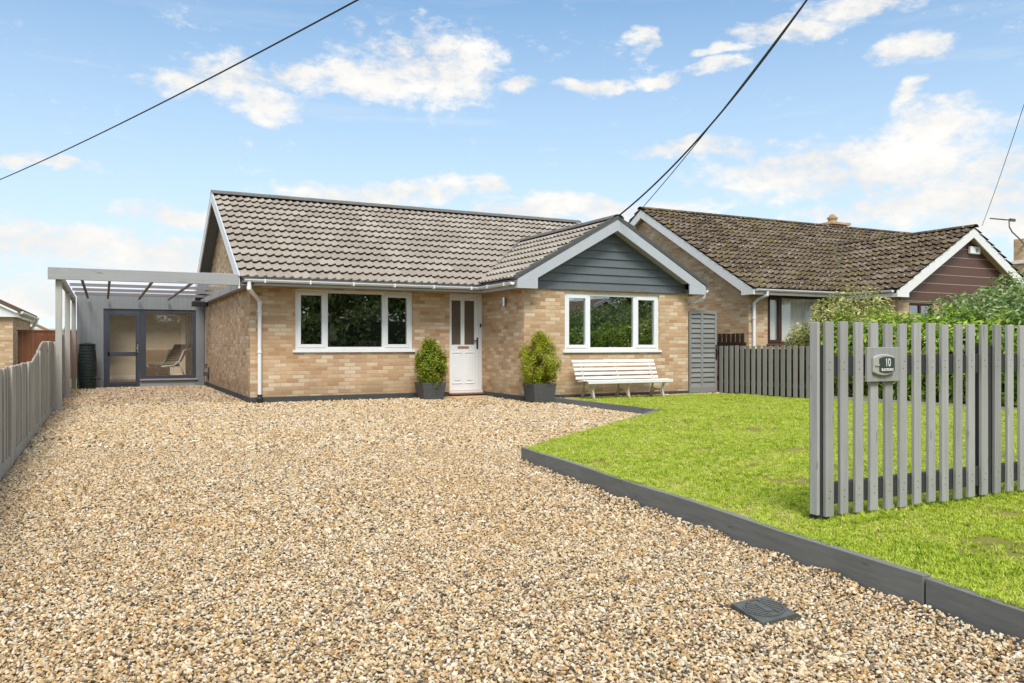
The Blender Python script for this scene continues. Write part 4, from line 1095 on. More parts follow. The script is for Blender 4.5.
w = MB(); wall_box(w, 'Y', wYF + 0.27, nYB, 22.68, 22.95, -0.05, 2.4); w.box(22.95, nXR, nY, nY + 0.27, -0.05, 2.5); w.box(nXR - 0.27, nXR, nY + 0.27, nYB, -0.05, 2.5); w.box(nX + 0.27, nXR - 0.27, nYB - 0.27, nYB, -0.05, 2.5); obj('wall', w, M['brick_pale'], N)
w = MB(); w.box(nX + 0.27, 22.6, 18.2, 18.3, 0.1, 2.5); obj('partition', w, M['plaster'], N)
w = MB(); w.box(nX + 0.27, 22.6, nY + 0.27, 18.2, 2.44, 2.48); obj('ceiling', w, M['plaster'], N)
w = MB(); w.box(nX + 0.27, 22.6, nY + 0.27, 18.2, 0.05, 0.1); w.box(wWL + 0.27, 22.6, wYF + 0.27, nY + 0.26, 0.05, 0.1); obj('floor', w, M['carpet'], N)
window(N, 14.93, 17.55, 1.12, 2.36, nY, [15.42], M['glass_clear'], M['brown'], sashes=(0,), fr=0.06)
window(N, 18.02, 18.95, 0.9, 2.16, wYF, [18.5], M['glass'], M['brown'], fr=0.06)
window(N, 19.6, 21.6, 0.9, 2.16, wYF, [20.3, 20.9], M['glass'], M['brown'], fr=0.06)
# side window of the wing (faces left): frame, panel and pane
f = MB(); xq = wWL + 0.03
f.box(xq, xq + 0.07, 13.75, 14.95, 2.06, 2.28); f.box(xq, xq + 0.07, 13.75, 14.95, 1.0, 1.08); f.box(xq, xq + 0.07, 13.75, 13.83, 1.08, 2.06); f.box(xq, xq + 0.07, 14.87, 14.95, 1.08, 2.06); f.box(xq, xq + 0.07, 14.33, 14.40, 1.08, 2.06)
ws = obj('window', f, M['brown'], N)
for a, b_ in ((13.83, 14.33), (14.40, 14.87)):
    g = MB(); g.box(xq + 0.03, xq + 0.036, a - 0.003, b_ + 0.003, 1.077, 2.063); obj('pane', g, M['glass'], ws)
cb = obj('curtain', pleats(14.98, 16.9, nY + 0.16, 1.0, 2.40, 0.018, 16), M['curtain'], base=(15.8, nY + 0.36, 0.5), smooth=True)
setp(cb, 'white vertical blind behind the brown framed window of the right bungalow', 'blind')
# roof
w = MB(); nBY = 2 * nRY - nEY
w.prism([(nEY, nEZ - 0.02), (nRY, nRZ - 0.02), (nBY, nEZ - 0.02), (nBY, nEZ - 0.09), (nRY, nRZ - 0.10), (nEY, nEZ - 0.09)], 'X', nX - 0.17, nXR + 0.2); r1 = obj('roof', w, M['brown'], N)
t = MB(); tile_sheet(t, (nX - 0.20, nEY - 0.03, nEZ - 0.02), (1, 0, 0), (0, 1, nSL), nXR - nX + 0.4, math.hypot(nRY - nEY, nRZ - nEZ), 0.30, 0.20, th=0.05, rh=0.045, seed=8, jit=0.008); obj('roof_tiles', t, M['tile_old'], r1, recalc=False)
t = MB(); tile_sheet(t, (nXR + 0.2, nBY + 0.03, nEZ - 0.02), (-1, 0, 0), (0, -1, nSL), nXR - nX + 0.4, math.hypot(nRY - nEY, nRZ - nEZ), 0.30, 0.20, th=0.05, rh=0.045, seed=9, jit=0.008); obj('roof_tiles', t, M['tile_old'], r1, recalc=False)
t = MB(); ridge_caps(t, (nX - 0.21, nRY, nRZ + 0.03), (nXR + 0.2, nRY, nRZ + 0.03), 0.125, 0.45); obj('ridge_tiles', t, M['tile_old'], r1)
wB = nEY + (wZ - nEZ) / nSL + 0.4
w = MB(); w.prism([(wE, 2.45), (wA, wZ - 0.02), (wR, 2.45), (wR, 2.38), (wA, wZ - 0.10), (wE, 2.38)], 'Y', wF + 0.05, wB - 0.3); r2 = obj('roof', w, M['brown'], N)
Ln = math.hypot(wA - wE, wZ - 2.47)
for s, sd in ((-1, 12), (1, 13)):
    t = MB(); tile_sheet(t, (wA + s * (wA - wE + 0.03), wF - 0.03, 2.452), (0, 1, 0), (-s, 0, nSW), wB - wF, Ln + 0.02, 0.30, 0.20, th=0.05, rh=0.045, seed=sd, jit=0.008); obj('roof_tiles', t, M['tile_old'], r2, recalc=False)
t = MB(); ridge_caps(t, (wA, wF - 0.05, wZ + 0.03), (wA, wB - 0.35, wZ + 0.03), 0.125, 0.45); obj('ridge_tiles', t, M['tile_old'], r2)
t = MB(); p = Vector((wE + 0.02, nEY + 0.02, nEZ + 0.02)); qv = Vector((wA - 0.05, nEY + (wZ - nEZ) / nSL, wZ + 0.03)); t.bar(p, qv, 0.24, 0.07); obj('valley', t, M['valley'], r2)
# barge boards
for s in (-1, 1):
    e = nRY + s * (nRY - nEY)
    foot = [(e + s * 0.03, nEZ - 0.045), (nRY, nRZ - 0.015), (nRY, nRZ - 0.25), (e - s * 0.40, nEZ - 0.02 - 0.045), (e - s * 0.40, nEZ - 0.16), (e + s * 0.03, nEZ - 0.16)]
    t = MB(); t.prism(foot, 'X', nX - 0.185, nX - 0.15); obj('barge_board', t, M['white_wood'], N)
    t = MB(); t.prism([(e - s * 0.02, nEZ - 0.135), (nRY, nRZ - 0.13), (nRY, nRZ - 0.15), (e - s * 0.02, nEZ - 0.155)], 'X', nX - 0.149, nX - 0.002); obj('soffit', t, M['white_wood'], N)
for s in (-1, 1):
    X = lambda v: wA + s * v
    h = wA - wE
    t = MB(); t.prism([(X(h + 0.02), 2.28), (X(h + 0.02), 2.435), (X(0), wZ - 0.01), (X(0), wZ - 0.26), (X(h - 0.40), 2.39), (X(h - 0.40), 2.28)], 'Y', wF, wF + 0.035); obj('barge_board', t, M['white_wood'], N)
    t = MB(); t.prism([(X(h - 0.39), 2.42), (X(0), wZ - 0.20), (X(0), wZ - 0.22), (X(h - 0.39), 2.40)], 'Y', wF + 0.036, wYF + 0.02); obj('soffit', t, M['cream_iron'], N)
    t = MB(); t.prism([(X(h), 2.28), (X(h), 2.42), (X(h - 0.03), 2.42), (X(h - 0.03), 2.28)], 'Y', wF + 0.036, nEY if s < 0 else nYB); obj('fascia', t, M['white_wood'], N)
# brown boards; pale strips paint the sky glint on their edges
t = MB(); z = 2.20; bh = 0.235
while True:
    hw0 = (wZ - 0.17 - z) / nSW; hw1 = (wZ - 0.17 - z - bh) / nSW
    if hw0 < 0.15: break
    hw0 = min(hw0, 2.6); h1 = min(max(hw1, 0.02), 2.6)
    t.prism([(wA - hw0, z + 0.02), (wA + hw0, z + 0.02), (wA + h1, z + bh), (wA - h1, z + bh)], 'Y', wYF - 0.03, wYF + 0.1)
    t.prism([(wA - hw0 + 0.02, z + 0.001), (wA + hw0 - 0.02, z + 0.001), (wA + hw0 - 0.02, z + 0.019), (wA - hw0 + 0.02, z + 0.019)], 'Y', wYF - 0.024, wYF + 0.1, 1)
    z += bh
obj('cladding', t, [M['brown_clad'], M['edge_glint']], N)
t = MB(); t.box(20.30, 20.72, wYF - 0.12, wYF - 0.032, 3.50, 3.70); al = obj('alarm_box', t, M['upvc'], N, bevel=0.02)
t = MB(); t.lathe([(0.05, 0), (0.05, 0.006)], 0, 0, 14); t.v = [(20.55 + x, wYF - 0.122 - z, 3.60 + y) for x, y, z in t.v]; obj('alarm_badge', t, M['cable_grey'], al)
# fascia, gutter, downpipe
t = MB(); t.box(nX - 0.15, wE, nEY + 0.01, nEY + 0.035, 2.34, 2.49); obj('fascia', t, M['white_wood'], N)
t = MB(); half_gutter(t, (nX - 0.12, nEY - 0.045, 2.475), (wE - 0.06, nEY - 0.045, 2.475), 0.06); half_gutter(t, (wE - 0.06, nEY - 0.045, 2.47), (wE - 0.06, wF + 0.1, 2.45), 0.06); obj('gutter', t, M['upvc'], N)
t = MB(); t.box(nX, wWL, nEY + 0.036, nY - 0.001, 2.37, 2.385); obj('soffit', t, M['brown'], N)
t = MB(); t.tube([(14.55, nEY - 0.045, 2.43), (14.55, nEY - 0.045, 2.33), (14.47, nY - 0.15, 2.24), (14.42, nY - 0.06, 2.14), (14.42, nY - 0.06, 0.1)], 0.04, 12)
for z in (1.75, 1.0): t.tube([(14.42, nY - 0.06, z), (14.42, nY - 0.06, z + 0.035)], 0.05, 12)
obj('downpipe', t, M['upvc'], N)
# chimney
t = MB(); cx, cy = 23.25, 20.3
t.box(cx - 0.30, cx + 0.30, cy - 0.3, cy + 0.3, 4.4, 5.36); ch = obj('chimney', t, M['brick_pale'], N)
t = MB(); t.box(cx - 0.46, cx + 0.46, cy - 0.42, cy + 0.42, 5.36, 5.45); obj('chimney_cap', t, M['brick_pale'], ch, bevel=0.01)
t = MB(); t.lathe([(0.16, 5.45), (0.15, 5.6), (0.18, 5.61), (0.18, 5.67), (0.12, 5.68), (0.09, 5.76), (0.0, 5.80)], cx, cy, 16); obj('chimney_pot', t, M['pot'], ch)

# ================================================================== house further right, only its chimney and eave in view
FH = thing('house', 'brick house at the right edge of the photo with chimney and aerial', 'house', (42, 25, 0))
t = MB(); t.box(40.0, 50, 24.75, 32, -0.05, 3.4); obj('wall', t, M['brick_pale'], FH)
t = MB(); t.prism([(39.7, 3.4), (45.0, 5.6), (50.3, 3.4), (50.3, 3.3), (45.0, 5.48), (39.7, 3.3)], 'Y', 24.72, 32.5); obj('roof', t, M['tile_red'], FH)
t = MB(); t.box(40.75, 42.0, 23.85, 24.35, -0.05, 6.4); cf = obj('chimney', t, M['brick'], FH)
t = MB(); t.box(40.62, 42.1, 23.75, 24.45, 5.15, 5.3); obj('chimney_band', t, M['white_wood'], cf, bevel=0.01)
AE = thing('aerial', 'television aerial on a bent arm at the right chimney', 'aerial', (40.3, 23.8, 6.3))
t = MB(); t.tube([(40.80, 23.83, 6.1), (40.2, 23.75, 6.35), (39.55, 23.7, 6.62), (39.32, 23.7, 6.85), (39.30, 23.7, 7.18)], 0.035, 8); obj('arm', t, M['cable_grey'], AE)
t = MB(); t.tube([(37.8, 23.7, 7.16), (39.75, 23.7, 7.2)], 0.03, 8); t.box(39.35, 39.75, 23.65, 23.75, 7.14, 7.27)
for k in range(8): t.bar((38.0 + k * 0.16, 23.6, 7.17), (38.0 + k * 0.16, 23.8, 7.17), 0.012, 0.012)
obj('boom', t, M['iron'], AE)

# ================================================================== left neighbour
LN = thing('garage', 'buff brick outbuilding with white gable boards beyond the left fence', 'outbuilding', (-4.5, 30.5, 0))
t = MB(); t.box(-8.0, -2.62, 30.55, 37.5, -0.05, 2.02); obj('wall', t, M['brick'], LN)
RX = -5.3; le = -2.42; sl = 0.50
t = MB(); t.prism([(le - 0.02, 2.10), (RX, 2.10 + sl * (le - RX)), (2 * RX - le, 2.10), (2 * RX - le, 2.01), (le - 0.02, 2.01)], 'Y', 30.42, 30.54); obj('gable_boards', t, M['white_wood'], LN)
t = MB(); t.prism([(le + 0.02, 2.14), (RX, 2.18 + sl * (le - RX)), (2 * RX - le, 2.14), (2 * RX - le, 2.28), (RX, 2.32 + sl * (le - RX)), (le + 0.02, 2.28)], 'Y', 30.30, 37.8); obj('roof', t, M['tile_red'], LN)
t = MB(); t.box(-2.60, -2.50, 30.6, 37.6, 2.0, 2.15); obj('fascia', t, M['white_wood'], LN)
t = MB(); half_gutter(t, (-2.40, 30.35, 2.19), (-2.40, 37.7, 2.19), 0.09); t.tube([(-2.40, 37.4, 2.12), (-2.45, 37.4, 1.9), (-2.55, 37.4, 1.8), (-2.55, 37.4, 0.2)], 0.07, 10); obj('gutter', t, M['upvc'], LN)
t = MB(); t.lathe([(0.02, 1.80), (0.11, 1.82), (0.12, 1.90), (0.05, 1.96)], -3.45, 30.45, 12); t.box(-3.5, -3.4, 30.42, 30.55, 1.86, 1.92); obj('wall_light', t, M['black'], LN)
BF = thing('panel_fence', 'red brown timber fence behind the grey board fence at left', 'fence', (-1.8, 30.9, 0))
t = MB(); x = -2.52
while x < -0.5: t.box(x, x + 0.14, 30.9, 30.92, 0.0, 1.55); x += 0.146
obj('boards', t, M['brown_fence'], BF)
t = MB(); t.box(-2.55, -0.4, 30.88, 30.94, 1.553, 1.60); obj('cap_rail', t, M['brown_fence'], BF)
SH = thing('shed', 'shed with red brown roof slope behind the left fence', 'shed', (-2.9, 40, 0))
t = MB(); t.box(-4.5, -1.9, 40, 43, -0.05, 1.5); obj('wall', t, M['brown_fence'], SH)
t = MB(); t.prism([(-1.7, 1.45), (-3.2, 2.2), (-4.7, 1.45), (-4.7, 1.55), (-3.2, 2.32), (-1.7, 1.55)], 'Y', 39.7, 43.2); obj('roof', t, M['terracotta'], SH)
PB = thing('barn', 'low pale sheet roofed building far behind the carport posts', 'building', (0, 50, 0))
t = MB(); t.box(-3.6, 3.0, 48, 54, -0.05, 1.85); obj('wall', t, M['plaster'], PB)
t = MB(); t.prism([(47.6, 1.85), (51, 2.55), (54.4, 1.85), (54.4, 1.95), (51, 2.66), (47.6, 1.95)], 'X', -4.0, 3.2); obj('roof', t, M['pale_roof'], PB)

# ================================================================== shrubs beyond the fences
def shrub(name, label, cat, blobs, size, mat, base, aspect=0.5, shell=0.5, lump=0.3, up=0.3, group=None, spread=0.7):
    t = thing(name, label, cat, base, group)
    P_, N_ = [], []
    m = MB(); rr = random.Random(int(abs(base[0]) * 77))
    for i, (n, c, r) in enumerate(blobs):
        p, nn = blob_points(n, c, r, lump, 2.4, shell, o=i * 3.1 + base[0]); P_.append(p); N_.append(nn)
        for k in range(7):
            a = rr.uniform(0, 2 * PI); e = (c[0] + r[0] * 0.75 * math.cos(a), c[1] + r[1] * 0.75 * math.sin(a), c[2] + r[2] * rr.uniform(-0.2, 0.75))
            m.tube([(c[0] + 0.1 * math.cos(a), c[1] + 0.1 * math.sin(a), base[2]), ((c[0] + e[0]) / 2, (c[1] + e[1]) / 2, (e[2] + base[2]) / 2 + 0.15), e], [0.03, 0.018, 0.006], 6)
    P_ = np.concatenate(P_); N_ = np.concatenate(N_); k = P_[:, 2] > base[2] + 0.02
    leaf_cloud('foliage', P_[k], N_[k], size, mat, t, aspect=aspect, up=up, spread=spread)
    obj('stem', m, M['bark'], t)
    # solid dark core, painting in the shaded inside of the bush
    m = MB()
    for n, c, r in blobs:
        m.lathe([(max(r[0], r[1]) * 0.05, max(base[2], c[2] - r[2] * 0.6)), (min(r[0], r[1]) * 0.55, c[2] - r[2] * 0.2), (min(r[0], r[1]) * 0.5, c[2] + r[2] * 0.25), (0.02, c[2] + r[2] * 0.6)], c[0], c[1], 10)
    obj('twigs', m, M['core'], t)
    return t
shrub('variegated_bush', 'cream and green variegated bush in front of the brown framed window', 'bush',
      [(24000, (13.3, 11.2, 1.14), (0.85, 0.95, 0.92)), (11000, (13.1, 10.1, 0.98), (0.7, 0.8, 0.75)), (2000, (13.2, 12.3, 1.0), (0.4, 0.45, 0.42))], 0.07, M['variegated_leaf'], (13.2, 11.0, 0.05), aspect=0.5, lump=0.35)
hb = [(3000, (12.75, 10.75 - i * 0.62, 0.86 + 0.02 * (i % 2)), (0.62, 0.58, 0.80)) for i in range(8)]
shrub('laurel_hedge', 'bright green laurel hedge behind the near picket fence', 'hedge', hb, 0.11, M['laurel_leaf'], (12.7, 8.5, 0.08), aspect=0.42, lump=0.22, up=0.5)
shrub('grey_green_bush', 'large grey green bush rising above the picket fence at right', 'bush',
      [(9000, (13.9, 9.35, 1.02), (0.9, 0.8, 0.86)), (17000, (13.9, 8.45, 1.20), (1.1, 1.0, 0.98)), (19000, (13.7, 7.1, 1.26), (1.15, 1.05, 1.02)), (11000, (13.4, 5.7, 1.2), (1.1, 1.1, 1.0)), (5000, (13.3, 4.2, 1.15), (1.0, 1.0, 0.95))], 0.09, M['silver_leaf'], (13.5, 6.8, 0.05), aspect=0.42, lump=0.3)
LH = thing('gravel_board', 'pale timber board along the foot of the laurel hedge', 'edging', (11.95, 7.5, 0.05))
t = MB(); t.prism([(3.0, 0.12), (10.95, 0.06), (10.95, 0.15), (3.0, 0.20)], 'X', 12.0, 12.03); obj('board', t, M['old_fence'], LH)

# ================================================================== across the road, mirrored in the windows
RH = thing('hedge', 'tall dark hedge across the road mirrored in the front windows', 'hedge', (16, -11, 0))
pts, nn = [], []
for i in range(32):
    c = (-3.0 + i * 1.25, -11 + 0.5 * math.sin(i * 1.3), (1.9 if i < 8 else 1.3) + 0.3 * math.sin(i * 2.1)); p, q_ = blob_points(1000, c, (1.0, 0.9, 1.75 + 0.35 * math.sin(i * 1.1)), 0.3, 2.0, 0.5, o=i); pts.append(p); nn.append(q_)
leaf_cloud('foliage', np.concatenate(pts), np.concatenate(nn), 0.26, M['dark_leaf'], RH)
t = MB(); t.box(-3.5, 37, -11.35, -10.65, 0, 2.4); obj('twigs', t, M['core'], RH)  # solid dark box, shade inside the hedge put into its colour
def tree(x, y, h, label, rr, mat='dark_leaf', group='trees across the road'):
    t = thing('tree', label, 'tree', (x, y, -0.04), group)
    m = MB(); m.tube([(x, y, -0.04), (x + 0.1, y, h * 0.3), (x - 0.05, y, h * 0.7)], [0.22, 0.16, 0.06], 10)
    for k in range(7):
        a = k * 0.9; m.tube([(x, y, h * (0.28 + 0.05 * k)), (x + math.cos(a) * rr * 0.6, y + math.sin(a) * rr * 0.6, h * (0.45 + 0.06 * k))], [0.07, 0.02], 6)
    obj('trunk', m, M['bark'], t)
    P_, N_ = [], []
    for k in range(9):
        a = k * 2.4; c = (x + math.cos(a) * rr * 0.55, y + math.sin(a) * rr * 0.4, h * (0.42 + 0.055 * k)); p, q_ = blob_points(900, c, (rr * 0.6, rr * 0.55, h * 0.16), 0.35, 1.2, 0.7, o=k + x); P_.append(p); N_.append(q_)
    leaf_cloud('crown', np.concatenate(P_), np.concatenate(N_), 0.34, M[mat], t)
tree(11.5, -15.5, 7.2, 'round dark tree mirrored in the left front window', 2.6)
tree(16.5, -16.5, 8.0, 'tallest dark tree across the road', 2.9)
tree(21.5, -15.5, 7.0, 'dark tree left of the mirrored brick gable', 2.6)
tree(33.5, -17, 7.5, 'dark tree right of the mirrored brick gable', 2.9)
tree(1.6, -19, 7.0, 'thin tree mirrored in the garden room door', 1.6)
OH = thing('bungalow', 'brick bungalow with white gable boards across the road, mirrored in the wing window', 'house', (27.6, -14, 0))
t = MB(); t.box(24.6, 30.6, -22, -14.0, -0.05, 2.3); t.prism([(24.6, 2.3), (30.6, 2.3), (27.6, 3.75)], 'Y', -14.2, -14.0); obj('wall', t, M['brick'], OH)
t = MB(); t.prism([(24.2, 2.22), (27.6, 3.86), (31.0, 2.22), (31.0, 2.32), (27.6, 3.98), (24.2, 2.32)], 'Y', -22.2, -13.8); obj('roof', t, M['tile_red'], OH)
for s in (-1, 1):
    t = MB(); t.prism([(27.6 + s * 3.4, 2.12), (27.6, 3.76), (27.6, 3.99), (27.6 + s * 3.4, 2.34)], 'Y', -13.79, -13.75); obj('barge_board', t, M['white_wood'], OH)

# ------------------------------------------------------------------ overhead cables
def cable(label, p, q, sag, r, mat):
    p, q = Vector(p), Vector(q); n = 40; m = MB()
    pts = []
    for i in range(n + 1):
        a = i / n; c = p.lerp(q, a); c.z -= sag * 4 * a * (1 - a); pts.append(c)
    m.tube(pts, r, 6)
    o = obj('overhead_cable', m, mat, base=tuple(p))
    return setp(o, label, 'cable', 'overhead cables')
th = math.radians(27.05); cs, sn = math.cos(th), math.sin(th)
def W(px, py, depth):     # a point of the scene seen from where the photographer stood
    r = (px - 512) / 800 * depth; return Vector((r * cs + depth * sn, -r * sn + depth * cs, 1.1 + (345 - py) / 800 * depth))
pA, pB = W(-60, 203, 36), W(420, -34, 13)
cable('black cable sloping across the sky at upper left', pA, pB, 0.28, 0.017, M['cable'])
top = W(822, -22, 12.5)
cable('black cable from above down to the slate gable of the bungalow', Vector((9.27, 13.45, 3.70)), top, 0.30, 0.016, M['cable'])
cable('black cable ending at the mossy roof apex of the right bungalow', Vector((14.15, 19.2, 5.18)), top + Vector((0.03, 0.0, 0.02)), 0.10, 0.011, M['cable'])
cable('thin grey cable at the far right of the sky', W(982, 226, 32), W(1040, 55, 20), 0.12, 0.010, M['cable_grey'])

# ================================================================== gravel stones and grass blades (uncountable)
def proto_coll(name, meshes):
    col = bpy.data.collections.new(name)
    for i, me in enumerate(meshes):
        o = bpy.data.objects.new(f'{name}_{i}', me); col.objects.link(o)
    return col
def scatter(name, label, pts, rot, scl, idx, coll, mat):
    me = bpy.data.meshes.new(name); n = len(pts)
    me.vertices.add(n); me.vertices.foreach_set('co', np.asarray(pts, dtype=np.float32).reshape(-1))
    a = me.attributes.new('rot', 'FLOAT_VECTOR', 'POINT'); a.data.foreach_set('vector', np.asarray(rot, dtype=np.float32).reshape(-1))
    a = me.attributes.new('scl', 'FLOAT_VECTOR', 'POINT'); a.data.foreach_set('vector', np.asarray(scl, dtype=np.float32).reshape(-1))
    a = me.attributes.new('idx', 'INT', 'POINT'); a.data.foreach_set('value', np.asarray(idx, dtype=np.int32))
    me.materials.append(mat)
    o = bpy.data.objects.new(name, me); C.objects.link(o); setp(o, label, kind='stuff')
    ng = bpy.data.node_groups.new(name + '_nodes', 'GeometryNodeTree')
    ng.interface.new_socket('Geometry', in_out='INPUT', socket_type='NodeSocketGeometry')
    ng.interface.new_socket('Geometry', in_out='OUTPUT', socket_type='NodeSocketGeometry')
    N_ = ng.nodes; gi = N_.new('NodeGroupInput'); go = N_.new('NodeGroupOutput')
    iop = N_.new('GeometryNodeInstanceOnPoints'); ci = N_.new('GeometryNodeCollectionInfo')
    ci.inputs['Collection'].default_value = coll; ci.inputs['Separate Children'].default_value = True; ci.inputs['Reset Children'].default_value = True
    def attr(nm, t):
        x = N_.new('GeometryNodeInputNamedAttribute'); x.data_type = t; x.inputs['Name'].default_value = nm
        return [s for s in x.outputs if s.enabled and s.name == 'Attribute'][0]
    l = ng.links.new
    l(gi.outputs[0], iop.inputs['Points']); l(ci.outputs[0], iop.inputs['Instance']); iop.inputs['Pick Instance'].default_value = True
    l(attr('idx', 'INT'), iop.inputs['Instance Index']); l(attr('rot', 'FLOAT_VECTOR'), iop.inputs['Rotation']); l(attr('scl', 'FLOAT_VECTOR'), iop.inputs['Scale'])
    l(iop.outputs[0], go.inputs[0])
    md = o.modifiers.new('scatter', 'NODES'); md.node_group = ng
    return o

def stone_mesh(i):
    bm = bmesh.new(); bmesh.ops.create_icosphere(bm, subdivisions=1, radius=1.0)
    rr = random.Random(40 + i)
    sc = Vector((1.0, rr.uniform(0.6, 0.95), rr.uniform(0.38, 0.62)))
    for v in bm.verts:
        k = 1 + 0.75 * mnoise.noise(v.co * 1.5 + Vector((i * 7.3, 0, 0)))
        v.co = Vector((v.co.x * sc.x, v.co.y * sc.y, v.co.z * sc.z)) * k
    me = bpy.data.meshes.new('pebble'); bm.to_mesh(me); bm.free(); me.materials.append(M['stone'])
    return me
pebbles = proto_coll('pebble', [stone_mesh(i) for i in range(7)])
def in_drive(x, y):
    k = (x > FX + 0.03) & (y < 22.9)
    lx = np.array([lawn_x0(v) for v in y]) - 0.055
    k &= np.where(y < LY1, x < np.where(y < C1[1], lx - 0.0, np.where(y < C2[1], lx + 0.03, lx - 0.05)), True)
    k &= ~((y > YM - 0.02) & (x > XL - 0.02)); k &= ~((y > YW - 0.02) & (x > XW - 0.02))
    for cx, cy, h_ in ((5.92, 15.16, 0.22), (7.40, 13.36, 0.22)): k &= ~((abs(x - cx) < h_) & (abs(y - cy) < h_))
    k &= ~((x > 6.38) & (x < 7.24) & (y > 15.10))
    d = np.array([2.412, 2.452]); k &= ~((abs((x - d[0]) * ax.x + (y - d[1]) * ax.y) < 0.108) & (abs((x - d[0]) * ay.x + (y - d[1]) * ay.y) < 0.118))
    k &= ~((abs(x + 0.36) < 0.2) & (abs(y - 22.55) < 0.2))
    return k
def jgrid(x0, x1, y0, y1, p):
    gx, gy_ = np.meshgrid(np.arange(x0, x1, p), np.arange(y0, y1, p)); n = gx.size
    return gx.ravel() + RNG.uniform(-p * .62, p * .62, n), gy_.ravel() + RNG.uniform(-p * .62, p * .62, n)
allp, alls = [], []
def view_depth(x, y): return x * sn + y * cs, x * cs - y * sn
for (d0, d1, p, r0) in ((1.9, 4.6, 0.0128, 0.0082), (4.6, 8.5, 0.0175, 0.0105), (8.5, 14, 0.028, 0.0165), (14, 26, 0.042, 0.023)):
    x, y = jgrid(-0.75, 8.3, 0.0, 23, p)
    dep, lat = view_depth(x, y)
    k = (dep > d0) & (dep <= d1) & (np.abs(lat) < 0.72 * dep + 0.5)
    x, y = x[k], y[k]; k = in_drive(x, y); x, y = x[k], y[k]
    n = len(x); s = r0 * np.exp(RNG.normal(0, 0.24, n))
    z = RNG.uniform(-0.002, 0.009, n)
    ed = np.array([lawn_x0(v) for v in y]) - 0.055 - x
    z += np.where(y < C1[1], 0.030 * np.exp(-np.clip(ed, 0, 9) / 0.07) * (0.6 + 0.8 * np.abs(np.sin(y * 3.1 + np.sin(y * 7)))), 0)
    # gravel heaped a little against the boards and the wall
    allp.append(np.stack([x, y, z], 1)); alls.append(s)
# margin by the wall and gate
x, y = jgrid(7.65, 12.05, LY1 - 0.02, 13.66, 0.034); allp.append(np.stack([x, y, np.full(len(x), 0.046)], 1)); alls.append(0.017 * np.exp(RNG.normal(0, .2, len(x))))
P_ = np.concatenate(allp); s = np.concatenate(alls); n = len(P_)
rot = np.stack([RNG.normal(0, 0.6, n), RNG.normal(0, 0.6, n), RNG.uniform(0, 2 * PI, n)], 1)
scatter('gravel', 'loose pale pea shingle over the driveway', P_, rot, np.stack([s, s, s], 1), RNG.integers(0, 7, n), pebbles, M['stone'])
print('stones', n)

def tuft_mesh(i, long=False):
    rr = random.Random(90 + i); v = []; f = []
    for k in range(9):
        a = rr.uniform(0, 2 * PI); r = rr.uniform(0, 0.017); x, y = r * math.cos(a), r * math.sin(a)
        h = rr.uniform(0.012, 0.028) * (2.2 if long else 1); lean = rr.uniform(0.2, 0.95) * h; b = rr.uniform(0, 2 * PI); w_ = rr.uniform(0.0018, 0.0036)
        dx, dy = math.cos(b), math.sin(b); o = len(v)
        for t, ww in ((0, 1), (0.5, 0.85), (1, 0.1)):
            c = Vector((x + dx * lean * t * t, y + dy * lean * t * t, h * (t - 0.25 * t * t)))
            v += [c + Vector((-dy, dx, 0)) * w_ * ww, c - Vector((-dy, dx, 0)) * w_ * ww]
        f += [(o, o + 1, o + 3, o + 2), (o + 2, o + 3, o + 5, o + 4)]
    me = bpy.data.meshes.new('tuft'); me.from_pydata([tuple(q) for q in v], [], f); me.materials.append(M['blade']); return me
tufts = proto_coll('tuft', [tuft_mesh(i) for i in range(6)] + [tuft_mesh(20 + i, True) for i in range(2)])
allp, alls, alli = [], [], []
for d0, d1, p in ((1.0, 5.5, 0.019), (5.5, 9, 0.026), (9, 17, 0.038)):
    x, y = jgrid(2.7, 12.04, 0.0, LY1, p); dep, lat = view_depth(x, y)
    k = (dep > d0) & (dep <= d1) & (np.abs(lat) < 0.74 * dep + 0.6); x, y = x[k], y[k]
    k = (x > np.array([lawn_x0(v) for v in y]) + 0.012); x, y = x[k], y[k]
    nz = np.array([mnoise.fractal(Vector((a * 1.5, b * 1.5, 3.3)), 0.9, 2.0, 4) for a, b in zip(x, y)])
    n2 = np.array([mnoise.fractal(Vector((a * 7, b * 7, 8.1)), 0.8, 2.0, 3) for a, b in zip(x, y)])
    k = (RNG.random(len(x)) < np.clip(1.0 - (nz - 0.30) * 2.2, 0.25, 1) * np.clip(1.05 - (n2 - 0.16) * 1.4, 0.4, 1)); x, y, nz = x[k], y[k], nz[k]
    for qx, qy, qr in ((5.62, 5.35, 0.20), (4.95, 5.75, 0.14), (5.1, 4.35, 0.16), (4.55, 4.75, 0.09), (6.6, 6.8, 0.22), (3.9, 2.45, 0.10), (4.6, 2.75, 0.12), (4.2, 1.9, 0.12), (7.4, 8.2, 0.25)):   # worn spots
        dd = np.hypot((x - qx) / 1.5, y - qy); k = (RNG.random(len(x)) < np.clip((dd / qr) ** 2.0, 0.03, 1)); x, y, nz = x[k], y[k], nz[k]
    z = np.array([lawn_z(a, b) for a, b in zip(x, y)])
    allp.append(np.stack([x, y, z], 1)); alls.append((0.75 + 0.35 * RNG.random(len(x))) * (1.0 + max(0, (p - 0.019)) * 22)); alli.append(RNG.integers(0, 6, len(x)))
